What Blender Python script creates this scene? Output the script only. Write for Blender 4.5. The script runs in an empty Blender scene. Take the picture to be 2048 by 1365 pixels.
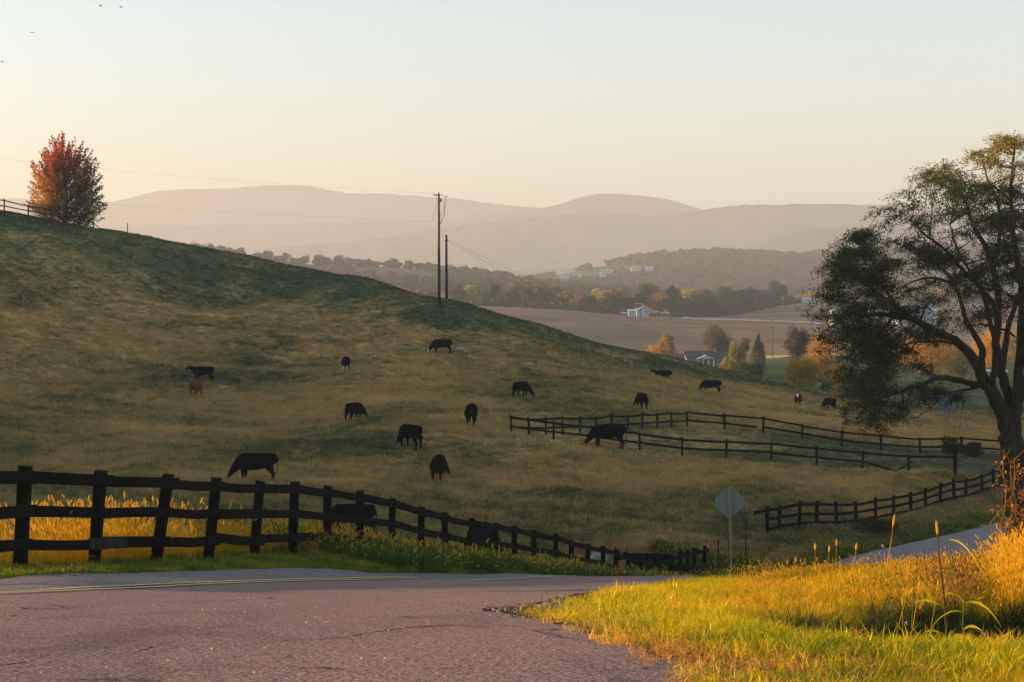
import bpy, bmesh, math, random
import numpy as np
from mathutils import Vector, Matrix, noise as mnoise

# ---------------------------------------------------------------- camera, world, sun, exposure
scn = bpy.context.scene
C = bpy.data.collections.new('place'); scn.collection.children.link(C)
F = 3413.0; TH = math.atan(82.5 / F); EYE = 1.6
cam_d = bpy.data.cameras.new('camera'); cam = bpy.data.objects.new('camera', cam_d); C.objects.link(cam)
cam.location = (0, 0, EYE); cam.rotation_euler = (math.pi / 2 - TH, 0, 0)
cam_d.sensor_width = 36.0; cam_d.lens = 36.0 * F / 2048.0
cam_d.clip_start = 0.1; cam_d.clip_end = 30000
scn.camera = cam

SUN_AZ = math.radians(82)      # left of the view axis
SUN_EL = math.radians(5.4)
world = bpy.data.worlds.new('World'); scn.world = world; world.use_nodes = True
wn = world.node_tree.nodes; wl = world.node_tree.links; wn.clear()
wo = wn.new('ShaderNodeOutputWorld'); wb = wn.new('ShaderNodeBackground'); sky = wn.new('ShaderNodeTexSky')
sky.sky_type = 'NISHITA'; sky.sun_disc = False; sky.sun_elevation = SUN_EL; sky.sun_rotation = -SUN_AZ
sky.altitude = 400; sky.air_density = 1.0; sky.dust_density = 1.9; sky.ozone_density = 2.0
wb.inputs['Strength'].default_value = 0.15
wl.new(sky.outputs[0], wb.inputs[0]); wl.new(wb.outputs[0], wo.inputs[0])
sun_d = bpy.data.lights.new('sun', 'SUN'); sun_d.energy = 5.0; sun_d.angle = math.radians(0.5); sun_d.color = (1.0, 0.69, 0.37)
sun = bpy.data.objects.new('sun', sun_d); C.objects.link(sun)
sdir = Vector((-math.sin(SUN_AZ) * math.cos(SUN_EL), math.cos(SUN_AZ) * math.cos(SUN_EL), math.sin(SUN_EL)))
sun.rotation_euler = sdir.to_track_quat('Z', 'Y').to_euler()
scn.view_settings.view_transform = 'Standard'; scn.view_settings.look = 'None'
scn.view_settings.exposure = 1.85; scn.view_settings.gamma = 1.0; scn.view_settings.use_curve_mapping = False
cy = scn.cycles
cy.max_bounces = 6; cy.diffuse_bounces = 3; cy.glossy_bounces = 2; cy.transmission_bounces = 4; cy.volume_bounces = 2; cy.transparent_max_bounces = 8
cy.use_denoising = True
HAZE = 2.0e-4

random.seed(7); rng = np.random.default_rng(7)

# ---------------------------------------------------------------- terrain height
def W(px, row, d):
    a = (px - 1024) / F; b = -(row - 682.5) / F
    y = math.cos(TH) + b * math.sin(TH); z = -math.sin(TH) + b * math.cos(TH)
    k = d / y
    return (a * k, d, EYE + z * k)
SC=[ # px,row,d   pasture
(0,1136,24),(190,1131,26),(328,1125,28),(427,1120,30),(520,1112,32),(653,1108,36),(782,1118,40.4),(890,1134,45),(990,1143,49.6),(1110,1157,56.6),(1175,1166,61),(1255,1175,66),(1285,1176,69),(1343,1164,71),(1410,1148,75),
(0,1060,60),(0,955,90),(0,850,120),(0,745,150),(0,610,180),(0,490,210),(0,425,225),(0,430,240),
(250,1070,60),(250,960,90),(250,860,120),(250,770,150),(250,660,185),(250,540,215),(250,470,232),(250,476,248),
(575,1123,58),(500,965,93),(500,880,120),(500,795,150),(500,690,185),(500,595,215),(500,515,240),(500,523,256),
(710,1065,73),(730,950,98),(730,850,125),(730,780,155),(730,690,187),(730,605,212),(730,560,226),(730,570,242),
(965,1128,70),(878,970,99),(818,888,108),(942,851,117),(1040,795,145),(880,707,182),(885,600,211),(885,612,228),
(1195,1145,75),(1100,1040,85),(1100,950,101),(1023,872,116),(1060,720,182),(1050,665,205),(1050,643,217),(1050,655,233),
(1300,1100,76),(1300,1020,90),(1300,955,103),(1280,897,118),(1283,819,145),(1375,856,134),(1325,765,193),(1300,730,212),(1300,708,226),(1300,722,243),
(1475,745,235),(1475,758,252),(1420,784,187),(1597,813,189),(1660,822,188),(1527,875,131),(1605,881,132),(1700,835,175),
(1450,912,117),(1635,928,116),(1820,942,114),(1912,950,112),(1840,905,132),(2020,915,130),(2048,880,150),(1900,860,170),(2048,850,200),
(1500,1000,92),(1535,1085,81),(1700,1050,90),(1850,1015,100),(2000,975,112),(1700,980,104),
(1650,790,230),(1800,800,260),(2000,790,280),(1560,770,260),
# behind crest / valley
(-100,600,300),(200,640,300),(500,660,300),(800,680,300),(1050,740,300),(1300,760,300),(1480,775,300),(1750,780,340),(2000,770,380),(2300,770,380),
(800,660,450),(1200,745,450),(1500,750,450),(1800,745,480),(2100,740,500),
(1000,720,600),(1250,728,600),(1410,736,590),(1550,728,600),(1800,720,600),(2100,720,600),
(1150,668,720),(1300,690,700),(1450,690,720),(1650,690,700),(1900,690,700),
(960,612,960),(1150,622,940),(1270,632,930),(1370,636,920),(1500,639,910),(1640,645,900),(1900,650,900),(2200,650,900),
(1450,632,960),(1600,605,1080),(1500,612,1060),(1800,610,1050),
(800,612,1000),(500,600,1000),(0,600,1000),(900,608,1150),(1200,612,1150),(1500,606,1200),(1900,605,1200),
(500,585,1500),(900,590,1500),(1300,600,1500),(1800,600,1500),(2300,600,1500),(0,585,1500),
(500,585,2600),(1000,590,2600),(1500,595,2600),(2000,595,2600),(0,590,2600),(2500,600,2600),(-500,590,2600),
]
WC=[(-6.1,19.9,-1.72),(-6.0,16.5,-1.27),(-7.2,20.5,-1.78),(-7,12,-.62),(-3.6,27,-2.75),(-2.4,33,-3.75),(-.2,40,-4.85),(-8,9,-.2),(-8,0,0),(0,0,0),(8,0,.1),(-8,-8,.2),(8,-8,.4),(0,-8,.2),(-20,-8,.5),(30,-8,2),
(-3,7,0),(0,7.1,0),(-1,9,-.22),(-2,12,-.62),(-5,16.5,-1.26),(-4.3,19.5,-1.71),(-6,20,-1.7),(-2.4,27,-2.85),(-1.8,30,-3.3),(1.5,40,-4.9),(4.8,40,-4.9),(-1.5,40,-4.8),
(3.5,48,-6.4),(6.5,56,-8.0),(12,67,-9.55),(17.4,74.2,-9.9),(24,83,-10.1),(30.4,92,-10.3),(45,112,-10.6),(60,130,-10),
(0.2,12,-.62),(1,16.5,-1.25),(1.2,8,-.1),(2.5,8,-.15),(3.2,14.5,-.93),(4.6,15,-.85),(4.5,20,-1.66),(7,20,-1.4),(2.5,18,-1.50),(5,28,-2.95),(8,40,-5.0),(14,40,-4.9),(11,56,-8.0),(20,56,-8.4),(19.6,66,-9.3),(30,66,-9),(15,30,-3.1),(40,90,-9.8),(70,66,-6),(40,20,0),(20,12,.3),(8,8,.1),
(-10,16,-1.0),(-12,22,-1.75),(-20,8,-.3),(-20,22,-2),(-35,30,-1.5),(-60,10,0),(-60,40,1.5),(-100,20,2),
(-30,60,-3),(-60,62,4),(-90,75,11),(-45,90,-3),(-70,110,4),(-110,110,19),(-140,95,22),(-150,150,24),(-90,150,8),(-110,190,16),(-110,230,18),(-60,150,-1),  # unseen ridge left of view, raised to shade the pasture and lower tree
(-160,220,20),(-200,150,26),(-250,100,20),(-250,220,15),(-200,300,5),(-300,300,0),(-100,300,5),(-300,40,10),(-180,55,9),
(-300,600,-15),(-400,1000,-5),(-900,1500,0),(200,600,-20),(600,1000,-5),(150,250,-12),(200,130,-5),(120,60,-3),(900,1500,0),(-1200,2600,0),(60,160,-11.5),(100,200,-13)]
TP=np.array([W(*c) for c in SC]+WC)
def uv(x,y): return x/(y+12.0)*1.0, np.log(y+12.0)*0.55
def U(r2): return np.where(r2>1e-12, r2*np.log(r2+1e-12),0)
tu,tv_=uv(TP[:,0],np.maximum(TP[:,1],-9))
n=TN=len(TP); K=U((tu[:,None]-tu)**2+(tv_[:,None]-tv_)**2)+np.eye(n)*2e-6
Q=np.c_[np.ones(n),tu,tv_]
A=np.block([[K,Q],[Q.T,np.zeros((3,3))]])
# interpolate s=(z-EYE)/(y+12) 
S=(TP[:,2]-EYE)/(np.maximum(TP[:,1],-9)+12)
tc=np.linalg.solve(A,np.r_[S,0,0,0])
def H(x,y):
    x=np.asarray(x,float);y=np.asarray(y,float); sh=x.shape
    x=x.ravel();y=np.maximum(y.ravel(),-9)
    a,b=uv(x,y); out=np.empty(len(x))
    for i in range(0,len(x),20000):
        s=slice(i,i+20000)
        k=U((a[s,None]-tu)**2+(b[s,None]-tv_)**2)
        out[s]=k@tc[:TN]+tc[TN]+tc[TN+1]*a[s]+tc[TN+2]*b[s]
    return (EYE+out*(y+12)).reshape(sh)

def hum(x, y):
    r = np.hypot(x, y)
    a = np.clip((r - 35) / 40, 0, 1)
    n = (np.sin(x * .31 + 1.3 * np.sin(y * .17)) * np.sin(y * .23 + 1.1 * np.sin(x * .13 + 2)) * .16
         + np.sin(x * .9 + np.sin(y * .7) * 1.5) * np.sin(y * .8 + x * .2) * .06)
    return n * a
def ditch(x, y):
    t = np.exp(-((y - (10.6 + .25 * (x - 2))) / 1.1) ** 2) * np.clip((x - 1.3) / 1.2, 0, 1) * np.clip((12 - x) / 4, 0, 1)
    return -.42 * t
def G(x, y):
    x = np.asarray(x, float); y = np.asarray(y, float)
    return H(x, y) + hum(x, y) + ditch(x, y)
def g1(x, y): return float(G(np.array([x]), np.array([y]))[0])
def gp(px, d):                                   # a spot on the ground seen in direction px at distance d
    x = (px - 1024) / F * d
    return (x, d, g1(x, d))

# ---------------------------------------------------------------- materials
def hexl(r, g, b): return tuple(((c / 255) / 12.92 if c / 255 < .04045 else ((c / 255 + .055) / 1.055) ** 2.4) for c in (r, g, b)) + (1,)
class NT:
    def __init__(s, name):
        s.m = bpy.data.materials.new(name); s.m.use_nodes = True; s.n = s.m.node_tree.nodes; s.l = s.m.node_tree.links; s.n.clear()
        s.out = s.n.new('ShaderNodeOutputMaterial')
    def node(s, t, **k):
        n = s.n.new(t)
        for a, v in k.items(): setattr(n, a, v)
        return n
    def set(s, n, i, v):
        if hasattr(v, 'is_output') or isinstance(v, bpy.types.NodeSocket): s.l.new(v, n.inputs[i])
        else:
            if isinstance(v, tuple) and len(v) == 3: v = v + (1,)
            n.inputs[i].default_value = v
    def pos(s): return s.node('ShaderNodeNewGeometry').outputs['Position']
    def mapv(s, v, scale, loc=(0, 0, 0), rot=(0, 0, 0)):
        m = s.node('ShaderNodeMapping'); s.l.new(v, m.inputs[0]); m.inputs['Scale'].default_value = scale; m.inputs['Location'].default_value = loc; m.inputs['Rotation'].default_value = rot
        return m.outputs[0]
    def noise(s, v, scale, detail=4, rough=.55, dist=0.):
        n = s.node('ShaderNodeTexNoise'); s.l.new(v, n.inputs['Vector'])
        n.inputs['Scale'].default_value = scale; n.inputs['Detail'].default_value = detail; n.inputs['Roughness'].default_value = rough; n.inputs['Distortion'].default_value = dist
        return n.outputs['Fac']
    def ramp(s, f, stops):
        r = s.node('ShaderNodeValToRGB'); s.l.new(f, r.inputs[0]); e = r.color_ramp.elements
        while len(e) < len(stops): e.new(.5)
        for k, (p, c) in enumerate(stops):
            e[k].position = p; e[k].color = c if len(c) == 4 else tuple(c) + (1,)
        return r.outputs[0]
    def rng(s, f, a, b, c=0., d=1.):
        m = s.node('ShaderNodeMapRange'); s.l.new(f, m.inputs[0])
        for i, v in zip((1, 2, 3, 4), (a, b, c, d)): m.inputs[i].default_value = v
        return m.outputs[0]
    def mix(s, f, a, b, mode='MIX'):
        m = s.node('ShaderNodeMix', data_type='RGBA', blend_type=mode)
        s.set(m, 0, f); s.set(m, 6, a); s.set(m, 7, b)
        return m.outputs[2]
    def math(s, op, a, b=0.):
        m = s.node('ShaderNodeMath', operation=op); s.set(m, 0, a); s.set(m, 1, b); return m.outputs[0]
    def attr(s, name, kind='GEOMETRY', out='Color'):
        a = s.node('ShaderNodeAttribute', attribute_name=name, attribute_type=kind); return a.outputs[out]
    def bump(s, h, strength, dist=.02):
        b = s.node('ShaderNodeBump'); b.inputs['Strength'].default_value = strength; b.inputs['Distance'].default_value = dist; s.l.new(h, b.inputs['Height']); return b.outputs[0]
    def bsdf(s, col, rough=.9, spec=.2, normal=None, metal=0.):
        p = s.node('ShaderNodeBsdfPrincipled'); s.set(p, 'Base Color', col); s.set(p, 'Roughness', rough); p.inputs['Specular IOR Level'].default_value = spec; p.inputs['Metallic'].default_value = metal
        if normal is not None: s.l.new(normal, p.inputs['Normal'])
        s.l.new(p.outputs[0], s.out.inputs[0]); return s.m
    def leafy(s, col, trans=.45, tcol=None, gloss=.0):
        d = s.node('ShaderNodeBsdfDiffuse'); t = s.node('ShaderNodeBsdfTranslucent'); m = s.node('ShaderNodeMixShader')
        s.set(d, 0, col); s.set(t, 0, tcol if tcol is not None else col); m.inputs[0].default_value = trans
        s.l.new(d.outputs[0], m.inputs[1]); s.l.new(t.outputs[0], m.inputs[2])
        o = m.outputs[0]
        if gloss > 0:
            g = s.node('ShaderNodeBsdfGlossy'); g.inputs['Roughness'].default_value = .35; g.inputs[0].default_value = (1, .8, .45, 1)
            m2 = s.node('ShaderNodeMixShader'); m2.inputs[0].default_value = gloss; s.l.new(o, m2.inputs[1]); s.l.new(g.outputs[0], m2.inputs[2]); o = m2.outputs[0]
        s.l.new(o, s.out.inputs[0]); return s.m
    def rand(s): return s.node('ShaderNodeObjectInfo').outputs['Random']
    def ocol(s): return s.node('ShaderNodeObjectInfo').outputs['Color']

def pasture_color(t):
    """dry tan stands of grass among green cropped turf: same field for turf and tufts"""
    p = t.pos()
    a = t.noise(t.mapv(p, (.055, .045, .0), (3.1, 7.7, 0)), 1.0, 6, .62, .6)
    b = t.noise(t.mapv(p, (.32, .24, .0), (1, 2, 0)), 1.0, 5, .65, .5)
    c = t.noise(t.mapv(p, (1.6, 1.1, .0)), 1.0, 3, .6)
    f = t.math('ADD', t.math('MULTIPLY', a, .56), t.math('ADD', t.math('MULTIPLY', b, .28), t.math('MULTIPLY', c, .16)))
    f = t.math('SUBTRACT', f, t.math('MULTIPLY', t.attr('green', out='Fac'), .30)) if False else f
    return f
PAST_STOPS = [(.345, (.085, .096, .040)), (.415, (.165, .140, .050)), (.465, (.33, .225, .075)), (.53, (.49, .295, .10)), (.65, (.62, .38, .135))]
def mat_ground():
    t = NT('pasture turf'); f = pasture_color(t)
    g = t.attr('green', out='Fac')
    f = t.math('SUBTRACT', f, t.math('MULTIPLY', g, .16))
    col = t.ramp(f, PAST_STOPS)
    near = t.noise(t.pos(), 1.3, 6, .7)
    ncol = t.ramp(near, [(.3, (.03, .042, .012)), (.5, (.075, .085, .02)), (.65, (.15, .11, .04))])
    col = t.mix(t.attr('near', out='Fac'), col, ncol)
    h = t.noise(t.pos(), 5, 4, .7)
    return t.bsdf(col, 1, .0, t.bump(h, .6, .08))
def mat_pasture_tuft():
    t = NT('pasture grass blades'); f = pasture_color(t)
    g = t.attr('g', 'INSTANCER', 'Fac')
    f = t.math('SUBTRACT', f, t.math('MULTIPLY', g, .16))
    f = t.math('ADD', f, t.math('MULTIPLY', t.math('SUBTRACT', t.rand(), .5), .15))
    col = t.ramp(f, PAST_STOPS)
    return t.leafy(col, .35)
def mat_leaf(name, trans=.45, var=.35):
    t = NT(name); c = t.ocol(); n = t.noise(t.pos(), .9, 3, .6)
    k = t.rng(n, .3, .7, 1 - var, 1 + var)
    col = t.mix(1.0, c, k, 'MULTIPLY')
    return t.leafy(col, trans)
def mat_leafattr(name, trans=.5):
    t = NT(name); return t.leafy(t.attr('leafcol'), trans)
def mat_rampgrass(name, stops, trans=.5, gloss=.02, nscale=.35, w=.5):
    t = NT(name); n = t.noise(t.pos(), nscale, 4, .6)
    f = t.math('ADD', t.math('MULTIPLY', n, 1 - w * .6), t.math('MULTIPLY', t.rand(), w * .6))
    return t.leafy(t.ramp(f, stops), trans, gloss=gloss)
def mat_wood(name, a, b, sc=6., rough=.85):
    t = NT(name); p = t.node('ShaderNodeTexCoord').outputs['Object']
    n = t.noise(t.mapv(p, (1, 1, .25)), sc, 6, .7, .6)
    return t.bsdf(t.ramp(n, [(.35, a), (.65, b)]), rough, .06, t.bump(n, .5, .01))
def mat_plain(name, c, rough=.6, spec=.3, var=.12, sc=3., metal=0.):
    t = NT(name); n = t.noise(t.node('ShaderNodeTexCoord').outputs['Object'], sc, 5, .6)
    a = tuple(x * (1 - var) for x in c[:3]); b = tuple(min(1, x * (1 + var)) for x in c[:3])
    return t.bsdf(t.ramp(n, [(.3, a), (.7, b)]), rough, spec, metal=metal)
def mat_asphalt(name, base, warm):
    t = NT(name); p = t.pos()
    big = t.noise(t.mapv(p, (.5, .16, .5)), 1, 4, .6, .4)
    col = t.ramp(big, [(.3, base), (.7, warm)])
    agg = t.noise(p, 42, 3, .8)
    col = t.mix(t.rng(agg, .35, .7, 0, 1), t.mix(.85, col, (.022, .018, .018), 'MIX'), t.mix(.55, col, (.72, .56, .48), 'MIX'))
    sp = t.node('ShaderNodeTexVoronoi'); sp.inputs['Scale'].default_value = 38; t.l.new(p, sp.inputs['Vector'])
    col = t.mix(t.rng(sp.outputs['Distance'], .10, .22, .55, 0), col, (.36, .31, .28))
    # cracks: wandering thin lines
    w = t.node('ShaderNodeTexVoronoi'); w.feature = 'DISTANCE_TO_EDGE'; w.inputs['Scale'].default_value = 1
    nz = t.node('ShaderNodeTexNoise'); nz.inputs['Scale'].default_value = 1.6; nz.inputs['Detail'].default_value = 5; t.l.new(p, nz.inputs['Vector'])
    v = t.node('ShaderNodeVectorMath', operation='MULTIPLY_ADD'); t.l.new(nz.outputs['Color'], v.inputs[0]); v.inputs[1].default_value = (1.1, 1.1, 0); t.l.new(p, v.inputs[2])
    t.l.new(t.mapv(v.outputs[0], (.30, .62, .0), (0.4, .1, 0)), w.inputs['Vector'])
    ck = t.math('MULTIPLY', t.rng(w.outputs['Distance'], .002, .012, 1, 0), t.rng(t.noise(p, .8, 2), .5, .62, 0, 1))
    col = t.mix(t.math('MULTIPLY', ck, .85), col, (.018, .016, .016))
    patch = t.rng(t.noise(t.mapv(p, (.8, .4, 1), (9, 3, 0)), 1, 5, .65, .8), .52, .66, 0, .45)
    nearb = t.node('ShaderNodeSeparateXYZ'); t.l.new(p, nearb.inputs[0])
    col = t.mix(t.math('MULTIPLY', patch, t.rng(nearb.outputs['Y'], 5, 14, 1.2, .35)), col, (.055, .045, .04))
    hgt = t.math('SUBTRACT', agg, t.math('MULTIPLY', ck, 1.5))
    return t.bsdf(col, .95, .06, t.bump(hgt, 1.0, .035))
def mat_paint():
    t = NT('worn yellow road paint'); n = t.noise(t.pos(), 14, 5, .7)
    return t.bsdf(t.ramp(n, [(.40, (.34, .20, .10)), (.54, (.62, .38, .09)), (.7, (.70, .45, .12))]), .7, .3)
def mat_field():
    t = NT('ploughed stubble soil'); p = t.pos()
    a = t.noise(t.mapv(p, (.012, .02, 0)), 1, 5, .6, .5); b = t.noise(t.mapv(p, (.02, .3, 0), rot=(0, 0, .12)), 1, 3, .6)
    col = t.ramp(t.math('ADD', t.math('MULTIPLY', a, .65), t.math('MULTIPLY', b, .35)), [(.36, (.17, .100, .055)), (.5, (.24, .150, .085)), (.64, (.31, .20, .115))])
    gcol = t.ramp(t.noise(t.mapv(p, (.03, .03, 0)), 1, 4, .6), [(.35, (.045, .065, .022)), (.65, (.10, .115, .04))])
    col = t.mix(t.attr('lawn', out='Fac'), col, gcol)
    return t.bsdf(col, 1, 0)
def mat_mount():
    t = NT('wooded mountainside'); p = t.pos()
    n = t.noise(p, .004, 6, .65); n2 = t.noise(p, .03, 4, .7)
    return t.bsdf(t.ramp(t.math('ADD', t.math('MULTIPLY', n, .6), t.math('MULTIPLY', n2, .4)), [(.38, (.008, .010, .008)), (.5, (.05, .04, .025)), (.62, (.13, .08, .045))]), 1, 0)

M = dict(
    ground=mat_ground(), tuft=mat_pasture_tuft(), leaf=mat_leaf('broad leaves'), farleaf=mat_leaf('distant tree leaves', .3, .45),
    mapleleaf=mat_leafattr('autumn maple leaves', .55), elmleaf=mat_leafattr('fine tree leaves', .45),
    bark=mat_wood('rough bark', (.018, .014, .011), (.06, .045, .034), 4.), pole=mat_wood('creosoted pole wood', (.05, .028, .02), (.13, .075, .055), 3.), pole2=mat_wood('weathered dark pole', (.035, .035, .032), (.075, .07, .06), 3.),
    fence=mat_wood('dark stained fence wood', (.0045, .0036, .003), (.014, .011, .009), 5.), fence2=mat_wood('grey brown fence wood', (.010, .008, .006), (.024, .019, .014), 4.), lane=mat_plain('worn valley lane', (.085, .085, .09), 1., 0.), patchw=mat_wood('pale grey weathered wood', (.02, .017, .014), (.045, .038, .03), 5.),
    redfence=mat_wood('reddish fence boards', (.06, .025, .018), (.12, .05, .035), 4.), signpost=mat_wood('pale tan sign post', (.22, .18, .09), (.30, .25, .14), 4.),
    sign=mat_plain('dull aluminium sheet', (.19, .18, .135), .55, .5, .1, 5.), rust=mat_plain('rusty steel', (.06, .018, .014), .8), galv=mat_plain('weathered galvanised rail', (.12, .115, .10), .6),
    asph=mat_asphalt('faded pinkish asphalt', (.42, .158, .100), (.60, .245, .158)), asph2=mat_asphalt('grey asphalt', (.25, .20, .185), (.31, .25, .23)), paint=mat_paint(),
    field=mat_field(), mount=mat_mount(), rock=mat_plain('pale limestone', (.28, .27, .25), .9, .2, .25, 4.),
    white=mat_plain('white siding', (.48, .50, .53), .6), whiteroof=mat_plain('pale metal roof', (.40, .42, .46), .45), brick=mat_plain('brown brick wall', (.22, .15, .12), .9, .1, .2), darkroof=mat_plain('dark shingles', (.05, .045, .042), .8),
    blueroof=mat_plain('pale blue siding', (.27, .33, .38), .6), glass=mat_plain('window glass', (.03, .035, .04), .1, .6), wire=mat_plain('cable', (.04, .035, .03), .6), suncable=mat_plain('cable with orange sunlight in colour', (.75, .36, .16), .5),
    carw=mat_plain('pale car paint', (.6, .6, .6), .3, .5), tyre=mat_plain('rubber', (.02, .02, .02), .8), bird=mat_plain('dark feathers', (.02, .018, .016), .8),
    pink=mat_plain('pink petals', (.65, .3, .45), .7), path=mat_plain('pale dirt track', (.42, .33, .22), 1., 0.), ochrestrip=mat_plain('ochre stubble strip', (.52, .38, .10), 1., 0.),
)
def cow_mat():
    t = NT('cow hide'); n = t.noise(t.node('ShaderNodeTexCoord').outputs['Object'], 3, 4, .6)
    return t.bsdf(t.mix(1.0, t.ocol(), t.rng(n, .3, .7, .7, 1.3), 'MULTIPLY'), 1., .0)
M['cow'] = cow_mat(); M['cowwhite'] = mat_plain('white hide', (.6, .56, .5), .9, .1)

# ---------------------------------------------------------------- object helpers
def tag(o, label=None, cat=None, group=None, kind=None):
    if label: o['label'] = label
    if cat: o['category'] = cat
    if group: o['group'] = group
    if kind: o['kind'] = kind
    return o
def link(name, me, parent=None, loc=None):
    o = bpy.data.objects.new(name, me); C.objects.link(o)
    if parent is not None: o.parent = parent
    if loc is not None: o.location = loc
    return o
def thing(name, label, cat, loc=(0, 0, 0), rz=0., group=None):
    o = link(name, None, None, loc); o.rotation_euler = (0, 0, rz); o.empty_display_size = .2
    return tag(o, label, cat, group)
def mesh_np(name, V, Fc, mats, mi=None, smooth=False, attrs=None):
    """V (n,3), Fc (m,k) of one arity or list"""
    me = bpy.data.meshes.new(name)
    V = np.asarray(V, np.float32)
    if isinstance(Fc, np.ndarray):
        m, k = Fc.shape
        me.vertices.add(len(V)); me.vertices.foreach_set('co', V.ravel())
        me.loops.add(m * k); me.loops.foreach_set('vertex_index', Fc.astype(np.int32).ravel())
        me.polygons.add(m); me.polygons.foreach_set('loop_start', np.arange(0, m * k, k, dtype=np.int32))
        try: me.polygons.foreach_set('loop_total', np.full(m, k, np.int32))
        except Exception: pass
    else:
        me.from_pydata(V.tolist(), [], Fc)
    for mm in (mats if isinstance(mats, (list, tuple)) else [mats]): me.materials.append(mm)
    if mi is not None: me.polygons.foreach_set('material_index', np.asarray(mi, np.int32))
    me.update(calc_edges=True)
    if smooth: me.polygons.foreach_set('use_smooth', np.ones(len(me.polygons), bool))
    if attrs:
        for an, (ty, arr) in attrs.items():
            a = me.attributes.new(an, ty, 'POINT')
            a.data.foreach_set('color' if ty == 'FLOAT_COLOR' else 'value', np.asarray(arr, np.float32 if ty != 'INT' else np.int32).ravel())
    me.validate()
    return me
class MB:
    """collects boxes, tubes and sheets into one mesh"""
    def __init__(s): s.v = []; s.f = []
    def add(s, vs, fs):
        b = len(s.v); s.v += [tuple(p) for p in vs]; s.f += [tuple(i + b for i in f) for f in fs]; return s
    def box(s, lo, hi):
        (a, b, c), (d, e, f) = lo, hi
        return s.add([(a, b, c), (d, b, c), (d, e, c), (a, e, c), (a, b, f), (d, b, f), (d, e, f), (a, e, f)], [(0, 3, 2, 1), (4, 5, 6, 7), (0, 1, 5, 4), (1, 2, 6, 5), (2, 3, 7, 6), (3, 0, 4, 7)])
    def beam(s, p, q, w, h, up=(0, 0, 1), jit=0.):
        p = Vector(p); q = Vector(q); d = (q - p).normalized(); upv = Vector(up)
        if abs(d.dot(upv)) > .95: upv = Vector((0, 1, 0))
        sd = d.cross(upv).normalized(); u = sd.cross(d).normalized()
        vs = []
        for o in (p, q):
            for a, b in ((-1, -1), (1, -1), (1, 1), (-1, 1)):
                vs.append(o + sd * (a * w / 2) + u * (b * h / 2) + Vector([random.uniform(-jit, jit) for _ in range(3)]))
        return s.add(vs, [(0, 1, 2, 3), (7, 6, 5, 4), (0, 4, 5, 1), (1, 5, 6, 2), (2, 6, 7, 3), (3, 7, 4, 0)])
    def tube(s, pts, rad, n=6, cap=True):
        pts = [Vector(p) for p in pts]; rings = []; b = len(s.v)
        for i, p in enumerate(pts):
            d = (pts[min(i + 1, len(pts) - 1)] - pts[max(i - 1, 0)]).normalized()
            a = Vector((1, 0, 0)) if abs(d.x) < .8 else Vector((0, 1, 0))
            u = d.cross(a).normalized(); w = d.cross(u)
            r = rad[i] if hasattr(rad, '__len__') else rad
            for k in range(n):
                t = 2 * math.pi * k / n; s.v.append(tuple(p + u * math.cos(t) * r + w * math.sin(t) * r))
        for i in range(len(pts) - 1):
            for k in range(n):
                k2 = (k + 1) % n; s.f.append((b + i * n + k, b + i * n + k2, b + (i + 1) * n + k2, b + (i + 1) * n + k))
        if cap:
            s.f.append(tuple(b + k for k in range(n))[::-1]); s.f.append(tuple(b + (len(pts) - 1) * n + k for k in range(n)))
        return s
    def build(s, name, mat, parent=None, smooth=False, loc=None):
        me = bpy.data.meshes.new(name); me.from_pydata(s.v, [], s.f); me.materials.append(mat); me.update()
        if smooth: me.polygons.foreach_set('use_smooth', np.ones(len(me.polygons), bool))
        return link(name, me, parent, loc)
def copy_tree(o, parent=None):
    c = o.copy(); C.objects.link(c); c.parent = parent
    for ch in list(o.children): copy_tree(ch, c)
    return c

# ================================================================ THE SETTING
# ---- ground: one polar sheet whose rows widen with distance, cut into pasture and valley
def uline(lim, fine, n, m):
    a = np.linspace(-fine, fine, n); st = a[1] - a[0]
    r = fine + (lim - fine) * (np.linspace(0, 1, m + 1)[1:] ** 1.8)
    return np.r_[-r[::-1], a, r]
def polar_sheet(name, ys, us, mats, attrf, xlim=None):
    Y, Uu = np.meshgrid(ys, us, indexing='ij'); X = Uu * (Y + 12)
    Z = G(X, Y); V = np.stack([X.ravel(), Y.ravel(), Z.ravel()], 1)
    r, c = Y.shape; idx = np.arange(r * c).reshape(r, c)
    Fq = np.stack([idx[:-1, :-1], idx[:-1, 1:], idx[1:, 1:], idx[1:, :-1]], -1).reshape(-1, 4)
    if xlim:
        k = (np.abs(V[Fq][:, :, 0]) < xlim).all(1); Fq = Fq[k]
    me = mesh_np(name, V, Fq, mats, smooth=True, attrs=attrf(V))
    o = link(name, me); tag(o, kind='structure'); return o
def smooth01(x): x = np.clip(x, 0, 1); return x * x * (3 - 2 * x)
def roadc(y):
    P_ = np.array([(-9.5, -9), (-8.8, 0), (-7, 9), (-5, 16.5), (-4.3, 19.5), (-2.4, 27), (-1.5, 30), (1.5, 40), (6.2, 56), (12, 67), (17.4, 74.2), (30.4, 92), (47, 115), (80, 150)])
    return P_
RP = roadc(0)
def catmull(P_, n=14):
    P_ = np.asarray(P_, float); Q = np.r_[[2 * P_[0] - P_[1]], P_, [2 * P_[-1] - P_[-2]]]; out = []
    for i in range(1, len(Q) - 2):
        for t in np.linspace(0, 1, n, endpoint=False):
            a, b, c, d = Q[i - 1], Q[i], Q[i + 1], Q[i + 2]
            out.append(.5 * (2 * b + (c - a) * t + (2 * a - 5 * b + 4 * c - d) * t * t + (3 * b - a - 3 * c + d) * t ** 3))
    out.append(Q[-2]); return np.array(out)
RC = catmull(RP, 16)
RT = np.gradient(RC, axis=0); RT /= np.linalg.norm(RT, axis=1)[:, None]
RN = np.stack([RT[:, 1], -RT[:, 0]], 1)           # to the right of travel
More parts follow.
